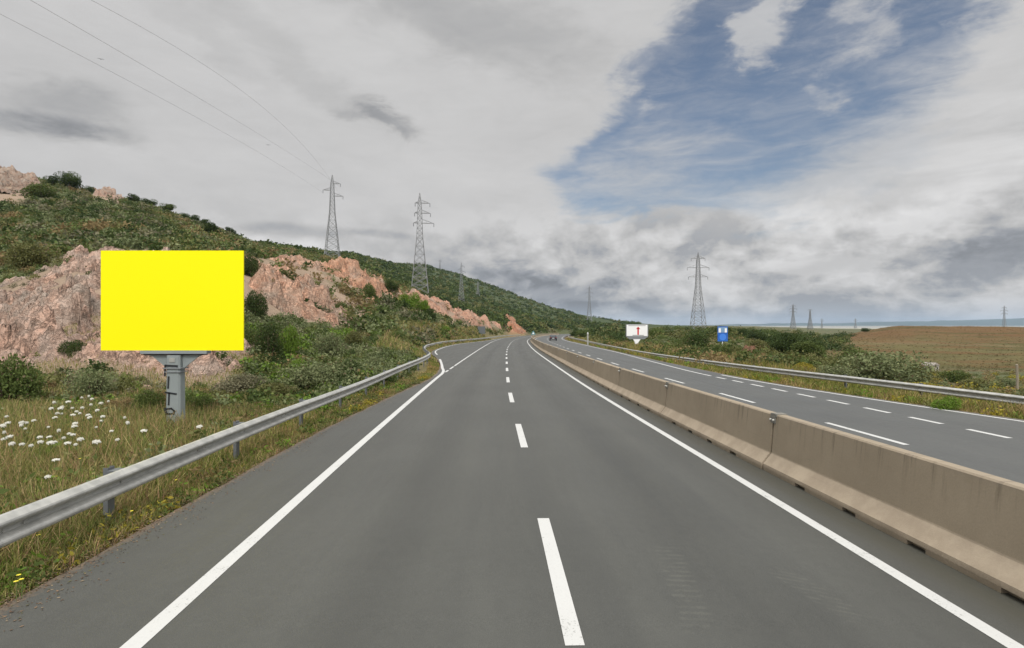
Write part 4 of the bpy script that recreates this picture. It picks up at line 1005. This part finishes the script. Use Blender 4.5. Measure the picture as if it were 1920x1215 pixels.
TR = [
 (130, 190, 46, 44, 'dark', 'largest dark tree on the left skyline'),
 (100, 192, 26, 26, 'dark', 'small dark tree left of the largest skyline tree'),
 (168, 192, 20, 20, 'dark', 'little dark tree beside the pink crag on the ridge'),
 (250, 195, 22, 22, 'dark', 'round dark tree on the ridge right of the pink crag'),
 (280, 195, 28, 20, 'dark', 'wide dark tree on the ridge past the round one'),
 (312, 190, 30, 26, 'mid', 'greener tree on the sloping ridge'),
 (345, 195, 20, 16, 'dark', 'first small tree of the ridge row above the yellow panel'),
 (362, 195, 22, 18, 'dark', 'second tree of the ridge row above the yellow panel'),
 (384, 195, 20, 20, 'dark', 'third tree of the ridge row above the yellow panel'),
 (430, 195, 24, 22, 'dark', 'lone dark tree at the low end of the left ridge'),
 (395, 120, 36, 32, 'dark', 'dark tree directly above the yellow panel'),
 (735, 118, 30, 38, 'dark', 'dark tree on the pink crest below the second pylon'),
 (768, 110, 40, 44, 'bright', 'bright green tree below the second pylon'),
 (790, 112, 30, 42, 'bright', 'yellow green tree between two darker trees'),
 (806, 108, 26, 36, 'dark', 'dark tree right of the bright green trees'),
 (1228, 150, 34, 30, 'mid', 'round tree just right of the white billboard'),
 (1186, 160, 26, 22, 'dark', 'dark tree behind the top of the white billboard'),
 (1340, 150, 22, 26, 'dark', 'slim dark tree left of the blue sign top'),
 (1363, 150, 16, 26, 'dark', 'slim dark tree right of the blue sign top'),
 (1395, 150, 30, 22, 'dark', 'low dark tree in the gap right of the blue sign'),
 (1420, 120, 44, 34, 'dark', 'dark tree at the left end of the right hand grove'),
 (1455, 75, 56, 50, 'dark', 'front left tree of the dark grove'),
 (1490, 110, 60, 44, 'dark', 'highest tree of the dark grove'),
 (1480, 62, 70, 62, 'dark', 'broad front tree of the dark grove'),
 (1518, 58, 56, 54, 'mid', 'right front tree of the dark grove'),
 (1528, 120, 40, 34, 'dark', 'rear right tree of the dark grove'),
 (1575, 260, 20, 10, 'dark', 'tiny dark tree on the skyline left of the brown hill'),
 (1622, 290, 18, 10, 'dark', 'tiny dark tree at the start of the brown hill'),
 (1094, 190, 30, 20, 'mid', 'tree at the inside of the bend behind the right rail'),
 (1078, 215, 26, 20, 'dark', 'dark tree hiding the end of the road'),
]
for s_ in TR: tree(*s_[:6], group='trees on the ridges and in the grove')

# ------------------------------------------------------------------ yellow billboard
def yellow_billboard():
    Y = 14.5; p = at(327, Y); x0, x1, y0, y1 = 190, 457, 470, 657
    W_ = (x1-x0)/F*Y; cx = ((x0+x1)/2-960)/F*Y-p.x; zb = zpx(y1, Y); zt = zpx(y0, Y); zb_ = zb-p.z; hh = zt-zb
    e = empty('billboard', p, 0, 'large blank yellow billboard on a grey pole with black graffiti', 'billboard')
    pn = MB(); pn.box((cx, 0, zb_+hh/2), (W_, .04, hh)); pn.build('panel', M_yellow, e)
    bk = MB(); bk.box((cx, .056, zb_+hh/2), (W_-.3, .065, hh-.1)); bk.build('back_frame', M_grey, e)
    def zz(py): return zpx(py, Y)-p.z
    bm_ = MB(); bm_.box((0, .06, zz(660.5)), (1.75, .22, .075)); bm_.build('beam', M_pole, e)
    u = MB(); u.box((0, .06, zz(664.5)), (1.62, .14, .03)); u.build('beam_flange', M_dark, e)
    for sx in (-1, 1):
        g_ = MB(); g_.prism([(sx*.18, zz(666)), (sx*.72, zz(666)), (sx*.60, zz(669)), (sx*.20, zz(692))], .03, Matrix.Translation((0, .06, 0))); g_.build('gusset', M_pole, e)
    c = MB(); w = .375
    sec = [(-w/2, -.10), (-w/2+.04, -.14), (w/2-.04, -.14), (w/2, -.10), (w/2, .10), (w/2-.04, .14), (-w/2+.04, .14), (-w/2, .10)]
    for z, k in ((-.3, 1.06), (zz(666), .96)):
        for a, b in sec: c.v.append((a*k, b*k+.06, z))
    for i in range(8): c.f.append([i, (i+1) % 8, 8+(i+1) % 8, 8+i])
    c.f.append(list(range(8))[::-1]); c.f.append(list(range(8, 16))); c.build('pole', M_pole, e)
    cl = MB(); cl.box((0, .06, zz(690)), (.46, .34, .03)); cl.box((0, .06, zz(697)), (.44, .33, .02)); cl.build('collar', M_grey, e)
    pl = MB(); pl.box((-.01, -.085, zz(675)), (.15, .01, .11)); pl.build('plate', M_galv, e)
    yf = -.088
    def stroke(pts, r=.022):
        g_ = MB()
        for a, b in zip(pts, pts[1:]):
            A = Vector((( a[0]-329)/F*Y, yf, zz(a[1]))); B = Vector(((b[0]-329)/F*Y, yf, zz(b[1]))); d = (B-A); L_ = d.length; ang = math.atan2(d.z, d.x)
            g_.box((A+B)/2, (L_+r*1.2, .006, r*2), Matrix.Rotation(-ang, 3, 'Y'))
        g_.build('graffiti_stroke', M_dark, e)
    stroke([(315, 704), (316, 685), (338, 686)], .026); stroke([(322, 706), (321, 727)]); stroke([(316, 735), (336, 738)]); stroke([(323, 736), (322, 758)])
    stroke([(315, 765), (318, 775)], .03); stroke([(318, 766), (327, 765), (333, 770), (331, 775), (318, 775)]); stroke([(326, 786), (334, 794)]); stroke([(322, 797), (333, 800)], .012)
yellow_billboard()
def white_billboard():
    Y = 98.; p = at(1193, Y); zz = lambda py: zpx(py, Y)-p.z
    e = empty('billboard', p, 0, 'white billboard with a small red mark beyond the right guardrail', 'billboard')
    xx = lambda x: (x-1193)/F*Y
    b = MB(); b.prism([(xx(1173.5), zz(608)), (xx(1173.5), zz(631)), (xx(1180), zz(636)), (xx(1208), zz(636)), (xx(1215), zz(631)), (xx(1215), zz(608))], .35); b.build('cabinet', M_grey, e)
    f = MB(); f.box(((xx(1174.5)+xx(1213.5))/2, -.19, (zz(609)+zz(630))/2), (xx(1213.5)-xx(1174.5), .03, zz(609)-zz(630))); pn = f.build('panel', M_white, e)
    r = MB(); s = .1
    r.box((xx(1196), -.211, zz(621.5)), (.28, .012, 1.15)); r.prism([(xx(1192), zz(617)), (xx(1196), zz(612.5)), (xx(1200), zz(617))], .012, Matrix.Translation((0, -.211, 0))); r.build('red_mark', M_red, pn)
    r = MB(); r.box((xx(1194), -.211, zz(610.6)), (3.1, .01, .09)); r.build('header_strip', M_grey, pn)
    r = MB(); r.box((xx(1196), -.211, zz(628.6)), (2.0, .01, .12)); r.build('footer_strip', M_grey, pn)
    q = MB(); q.prism([(xx(1187), zz(636)), (xx(1200.5), zz(636)), (xx(1196.4), zz(642)), (xx(1195.4), zz(668)), (xx(1190.6), zz(668)), (xx(1190.2), zz(642))], .40); q.build('pole', M_white, e)
white_billboard()
def blue_sign():
    Y = 65.; p = at(1355, Y); zz = lambda py: zpx(py, Y)-p.z; xx = lambda x: (x-1355)/F*Y
    e = empty('road_sign', p, 0, 'blue road sign with a white upper panel on a thin pole', 'road sign')
    b = MB(); b.box((0, 0, zz(626)), (1.2, .05, zz(612)-zz(640))); pn = b.build('panel', M_blue, e)
    u = MB(); u.box((0, -.032, zz(618.5)), (1.04, .012, zz(613.5)-zz(623.5))); up = u.build('upper_field', M_pale, pn)
    w = MB(); w.box((-.36, -.042, zz(619.5)), (.26, .01, .5)); w.box((.36, -.042, zz(619.5)), (.26, .01, .5)); w.build('white_symbol', M_white, up)
    w = MB(); w.prism([(.40*math.cos(a), .40*math.sin(a)) for a in [k*math.pi/10 for k in range(20)]], .01, Matrix.Translation((0, -.032, zz(632)))); w.build('round_symbol', simple('bright_blue', (.06, .22, .70), .4), pn)
    q = MB(); q.tube([(0, .07, -.3), (0, .07, zz(613))], .05, 8); q.build('pole', M_white, e)
    c = MB(); c.box((0, .045, zz(618)), (.5, .04, .06)); c.box((0, .045, zz(634)), (.5, .04, .06)); c.build('bracket', M_galv, e)
blue_sign()
def marker_pole():
    Y = 96.; p = at(1102, Y); z1 = zpx(625, Y)-p.z
    e = empty('marker_pole', p, 0, 'slim pale upright pole at the right verge', 'pole'); q = MB(); q.tube([(0, 0, -.3), (0, 0, z1)], .14, 8); q.build('shaft', M_galv, e)
    q = MB(); q.tube([(0, 0, z1), (0, 0, z1+.12)], [.16, .05], 8); q.build('cap', M_white, e)
marker_pole()
def sign_back():
    Y = 150.; p = at(903, Y); z1 = zpx(612, Y)-p.z; s = 14/F*Y
    e = empty('road_sign', p, R(-8), 'dark grey back of a square sign above the lay-by guardrail', 'road sign')
    q = MB(); q.box((0, 0, z1-s/2), (s, .05, s)); q.build('panel', M_postm, e); q = MB(); q.tube([(0, .08, -.3), (0, .08, z1-.1)], .06, 8); q.build('pole', M_galv, e)
sign_back()
def median_sign():
    Y = 172.; x = float(X_barrier(Y)); z = float(zroad(Y)); e = empty('road_sign', (x, Y, z+1.0), 0, 'small teal triangular sign on top of the far median barrier', 'road sign')
    q = MB(); q.prism([(-.75, .25), (.75, .25), (0, 1.55)], .05); p = q.build('panel', simple('teal_sheet', (.10, .25, .28), .4), e)
    q = MB(); q.prism([(-.35, .45), (.35, .45), (0, 1.05)], .02, Matrix.Translation((0, -.04, 0))); q.build('white_centre', M_white, p)
    q = MB(); q.tube([(0, .06, -.02), (0, .06, 1.0)], .04, 8); q.build('pole', M_galv, e)
median_sign()

# ------------------------------------------------------------------ pylons
def lattice(mb, z0, z1, w0, w1, n, t, tx=None):
    tx = tx or t*.7
    cs = [(-1, -1), (1, -1), (1, 1), (-1, 1)]
    for k in range(n):
        a = z0+(z1-z0)*(k/n); b = z0+(z1-z0)*((k+1)/n); wa = w0+(w1-w0)*k/n; wb = w0+(w1-w0)*(k+1)/n
        for i, (cx, cy) in enumerate(cs):
            nx, ny = cs[(i+1) % 4]
            A = (cx*wa/2, cy*wa/2, a); B = (cx*wb/2, cy*wb/2, b); C = (nx*wa/2, ny*wa/2, a); D = (nx*wb/2, ny*wb/2, b)
            mb.bar(A, B, t); mb.bar(A, D, tx); mb.bar(C, B, tx); mb.bar(B, D, tx)
def pylon(px, Y, top_py, base_py, label, arms, wpx=28, rz=0.0, t=1.0, flat=False):
    p = at(px, Y); zt = zpx(top_py, Y); hgt = zt-p.z; e = empty('pylon', p, rz, label, 'pylon', 'electricity pylons'); wb = wpx/F*Y
    th = .16*t
    # wide legs, then a slimmer body, then the peak
    l = MB(); lattice(l, 0, hgt*.55, wb, wb*.36, 7, th); l.build('leg_frame', M_steel, e)
    m_ = MB(); lattice(m_, hgt*.55, hgt*.90, wb*.36, wb*.20, 7, th*.85); m_.build('upper_frame', M_steel, e)
    k = MB(); lattice(k, hgt*.90, hgt, wb*.20, .12, 3, th*.7); k.build('peak', M_steel, e)
    tips = []
    for (f, side, ln) in arms:
        z = hgt*f; w = wb*.10+wb*.10*(1-f); s_ = 1 if side > 0 else -1; a = MB(); tip = Vector((s_*ln, 0, z))
        for yy in (-1, 1):
            a.bar((s_*w, yy*w, z), tip, th*.8); a.bar((s_*w, yy*w, z+ln*.28), tip, th*.6)
        for q in (.35, .68): a.bar((s_*(w+(ln-w)*q), -w*(1-q), z), (s_*(w+(ln-w)*q), w*(1-q), z), th*.5); a.bar((s_*(w+(ln-w)*q), 0, z), (s_*(w+(ln-w)*q), 0, z+ln*.28*(1-q)), th*.5)
        ar = a.build('cross_arm', M_steel, e); i_ = MB(); i_.tube([tip, tip-Vector((0, 0, hgt*.035))], [.12*t, .12*t], 6); i_.build('insulator', M_grey, ar)
        tips.append(e.matrix_basis @ (tip-Vector((0, 0, hgt*.035))))
    return e, [Vector(p)+Matrix.Rotation(rz, 3, 'Z') @ (Vector((( 1 if sd > 0 else -1)*ln, 0, hgt*f-hgt*.035))) for f, sd, ln in arms]
A1 = [(.90, 1, 3.2), (.82, -1, 3.6), (.755, 1, 4.2)]
A2 = [(.90, 1, 3.6), (.90, -1, 1.6), (.80, 1, 3.8), (.80, -1, 1.8), (.70, 1, 5.0), (.70, -1, 2.2)]
A3 = [(.92, 1, 3.3), (.92, -1, 3.3), (.80, 1, 5.2), (.80, -1, 5.2), (.68, 1, 4.6), (.68, -1, 4.6)]
p1, t1 = pylon(623, 222, 328, 490, 'tall steel lattice pylon left of the two near ones', A1, 27, R(10))
p2, t2 = pylon(787, 196, 362, 550, 'tall steel lattice pylon with arms right of the other near one', A2, 32, R(10))
p3, t3 = pylon(1309, 262, 473, 610, 'lattice pylon standing above the scrub between billboard and blue sign', A3, 24, R(0), 1.0)
pylon(865, 470, 492, 570, 'thin distant pylon right of the second near pylon', [(a, b, c*.8) for a, b, c in A1], 11, .1, 1.2)
pylon(896, 640, 528, 575, 'shorter distant pylon in front of the dark ridge', [(a, b, c*.8) for a, b, c in A1], 7, .1, 1.2)
pylon(825, 1000, 486, 505, 'tiny pylon on the dark ridge skyline', [(a, b, c*.8) for a, b, c in A1], 4, .1, 1.6)
pylon(1105, 760, 535, 592, 'faint tall pylon above the end of the ridge', A3, 9, 0, 1.6)
pylon(1487, 760, 570, 613, 'left pylon of the distant pair above the dark grove', A3, 8, 0, 1.9)
pylon(1519, 860, 580, 613, 'right flat topped pylon of the distant pair above the grove', [(.97, 1, 3.), (.97, -1, 3.)], 8, 0, 2.2)
pylon(1604, 1500, 597, 615, 'tiny far pylon left of the brown hill', A3, 4, 0, 1.8)
pylon(1541, 1400, 597, 615, 'tiniest far pylon behind the dark grove', A3, 3, 0, 1.6)
pylon(1883, 800, 573, 614, 'pylon rising behind the brown hill near the right edge', A3, 6, 0, 1.5)

def wire(a, b, sag, label, r=.03, group='overhead power lines'):
    a = Vector(a); b = Vector(b); c = (a+b)/2; n = 40; pts = []
    for k in range(n+1):
        t = k/n; q = a.lerp(b, t); q.z -= 4*sag*t*(1-t); pts.append(q-c)
    mb = MB(); mb.tube(pts, r, 5); o = mb.build('power_line', M_wire); o.location = c; tag(o, label, 'power line', group); return o
# the line that leaves the first pylon and passes overhead on the left
def over(pc, Xo, a_, pts, label):
    # pts: (px, py) on the wire; X(Y)=Xo+a_*(222-Y)
    q = []
    for x, y_ in pts:
        k = (x-960)/F; Y = (Xo+222*a_)/(k+a_); q.append((Y, zpx(y_, Y)))
    q.append((pc.y, pc.z)); A = np.array(q); co = np.polyfit(A[:, 0], A[:, 1], 2)
    n = 60; P = [Vector((Xo+a_*(222-Y)+(pc.x-Xo)*sstep(60, 222, np.array(float(Y))), Y, float(np.polyval(co, Y)))) for Y in np.linspace(-60, 222, n)]
    c = P[0].copy(); mb = MB(); mb.tube([v-c for v in P], .020, 5); o = mb.build('power_line', M_wire); o.location = c; tag(o, label, 'power line', 'overhead power lines')
over(t1[1], t1[1].x, .12, [(0, 22), (170, 117), (340, 207), (470, 275)], 'lowest overhead wire crossing the sky at upper left')
over(t1[0], t1[0].x, .12, [(55, 0), (200, 80), (350, 172), (500, 260)], 'middle overhead wire crossing the sky at upper left')
over(t1[2], t1[2].x+.5, .12, [(192, 0), (320, 90), (450, 175), (540, 235)], 'highest overhead wire crossing the sky at upper left')
def bird(px, py_, Y, label):
    e = empty('bird', ((px-960)/F*Y, Y, zpx(py_, Y)), .6, label, 'bird'); b = MB(); b.tube([(0, -.32, 0), (0, -.2, .03), (0, 0, .04), (0, .2, .02), (0, .38, 0)], [.02, .06, .09, .06, .02], 8); bo = b.build('body', M_bird, e, True)
    for s_ in (-1, 1):
        w = MB(); w.v = [(s_*.05, -.1, .05), (s_*.05, .12, .05), (s_*.40, -.06, .16), (s_*.40, .12, .16), (s_*.8, .06, .08), (s_*.8, .12, .08)]; w.v += [(a, b_, c-.02) for a, b_, c in w.v]
        w.f = [(0, 2, 3, 1), (2, 4, 5, 3), (6, 7, 9, 8), (8, 9, 11, 10), (0, 6, 8, 2), (2, 8, 10, 4), (1, 3, 9, 7), (3, 5, 11, 9), (4, 10, 11, 5), (0, 1, 7, 6)]; w.build('wing', M_bird, bo)
bird(189, 111, 150, 'small dark bird in the sky near the overhead wires at top left'); bird(503, 272, 190, 'tiny dark bird in the sky left of the first pylon')

# ------------------------------------------------------------------ car
def car():
    Y = 139.; x = (1037-960)/F*Y; d = math.atan2(float(oc(Y+3)-oc(Y-3)), 6.); e = empty('car', (x, Y, float(zroad(Y))+.008), -d, 'small dark car driving on the far carriageway', 'car')
    prof = [(-2.05, .32), (-2.1, .62), (-2.02, .88), (-1.45, .95), (-.95, 1.38), (.55, 1.42), (1.15, .98), (1.95, .84), (2.1, .6), (2.08, .32)]
    b = MB(); n = len(prof); hw = .86
    for s_, k in ((-1, 1), (-.92, 1), (.92, 1), (1, 1)):
        for y_, z in prof: b.v.append((s_*(hw if z < 1.0 else hw-.16), y_, z*(1 if abs(s_) < .95 else .985)))
    for q in range(3):
        for i in range(n): b.f.append([q*n+i, q*n+(i+1) % n, (q+1)*n+(i+1) % n, (q+1)*n+i])
    b.f.append(list(range(n))[::-1]); b.f.append([3*n+i for i in range(n)]); b.build('body', M_carp, e)
    g_ = MB(); g_.v = [(-.68, -1.44, .99), (.68, -1.44, .99), (.60, -1.0, 1.35), (-.60, -1.0, 1.35)]; g_.v += [(a, b_-.02, c) for a, b_, c in g_.v]; g_.f = [(0, 1, 2, 3), (4, 7, 6, 5), (0, 4, 5, 1), (1, 5, 6, 2), (2, 6, 7, 3), (3, 7, 4, 0)]; g_.build('rear_window', M_glass, e)
    for s_ in (-1, 1):
        w = MB(); w.prism([(-1.1, 1.0), (-.85, 1.32), (.45, 1.35), (.95, 1.0)], .02, Matrix.Translation((s_*.80, 0, 0)) @ Matrix.Rotation(R(90), 4, 'Z')); w.build('side_window', M_glass, e)
        t_ = MB(); t_.box((s_*.68, -2.09, .78), (.26, .05, .16)); t_.build('tail_light', M_tail, e)
        for yy in (-1.3, 1.3):
            w = MB(); w.tube([(s_*.68, yy, .32), (s_*.90, yy, .32)], .32, 16); wo = w.build('wheel', M_rubber, e); h = MB(); h.tube([(s_*.895, yy, .32), (s_*.91, yy, .32)], .19, 12); h.build('rim', M_galv, wo)
    q = MB(); q.box((0, -2.115, .62), (.5, .02, .11)); q.build('number_plate', M_white, e); q = MB(); q.box((0, -2.12, .42), (1.5, .06, .16)); q.build('bumper', M_rubber, e)
car()

# ------------------------------------------------------------------ small things on the right
def hut():
    Y = 95.; p = at(1744, Y); e = empty('hut', (p.x, p.y, p.z-.85), R(25), 'small white walled hut half hidden by bushes before the brown field', 'hut')
    w = MB(); w.box((0, 0, .9), (2.0, 1.7, 1.8)); w.build('wall', M_plaster, e); r = MB(); r.prism([(-1.15, 1.78), (1.15, 1.78), (0, 2.25)], 1.95); r.build('roof', M_tile, e)
    d = MB(); d.box((-.4, -.86, .8), (.6, .04, 1.5)); d.build('door', M_wood, e); d = MB(); d.box((.5, -.86, 1.3), (.35, .04, .35)); d.build('window', M_dark, e)
hut()
def post(px, Y, top, label):
    p = at(px, Y); h = zpx(top, Y)-p.z; e = empty('fence_post', p, 0, label, 'post'); q = MB(); q.tube([(0, 0, -.2), (.02, 0, h*.5), (.0, .02, h)], [.085, .075, .07], 7); q.build('shaft', M_wood, e)
    q = MB(); q.tube([(0, .02, h), (0, .02, h+.05)], [.075, .02], 7); q.build('tip', M_wood, e)
post(1907, 34, 684, 'weathered wooden post at the right edge before the brown field')
def stone(px, Y, w, label):
    p = at(px, Y); r = w/F*Y/2; bm = bmesh.new(); bmesh.ops.create_icosphere(bm, subdivisions=3, radius=1)
    for v in bm.verts:
        n_ = v.co.normalized(); k = 1+.22*math.sin(n_.x*4+px)+.16*math.sin(n_.y*5+px*2)+.1*math.sin(n_.z*7); v.co = Vector((n_.x*r*k, n_.y*r*k, n_.z*r*.7*k))
    me = bpy.data.meshes.new('stone'); bm.to_mesh(me); bm.free(); o = link('stone', me, M_stone); o.location = (p.x, p.y, p.z+r*.45); tag(o, label, 'stone', 'pale stones behind the right guardrail')
for a in ((1317, 50, 7, 'lone pale stone below the round dark bush'), (1363, 46, 6, 'pale stone at the foot of the blue sign'), (1418, 38, 8, 'pale stone in the bare patch right of the blue sign'), (1449, 36, 8, 'bigger pale stone left of the yellow broom bush'), (1462, 35, 8, 'pale stone touching the yellow broom bush')): stone(*a)
def earth_bank():
    Y0 = 56.; p = at(1405, Y0); n = 60; a = np.linspace(-1.4, 1.4, n); X, Yy = np.meshgrid(a, a, indexing='ij'); r = np.hypot(X/1.0, Yy/1.0)+fbm(X/.9, Yy/.9, 4, 5)*.25
    Z = 1.1*sstep(1.15, .1, r+fbm(X/1.6, Yy/1.6, 3, 9)*.5)+fbm(X/.45, Yy/.45, 4, 6)*.45-.2; V = np.stack([X, Yy, Z], -1).reshape(-1, 3); c = np.tile(np.array([[.17, .10, .065]]), (n*n, 1))
    o = link('earth_mound', big_mesh('earth_mound', V, grid_faces(n, n)[:, ::-1], c), M_rock, None, False); o.location = (p.x, p.y, p.z); tag(o, 'reddish bare earth mound right of the blue sign', 'earth mound')
earth_bank()
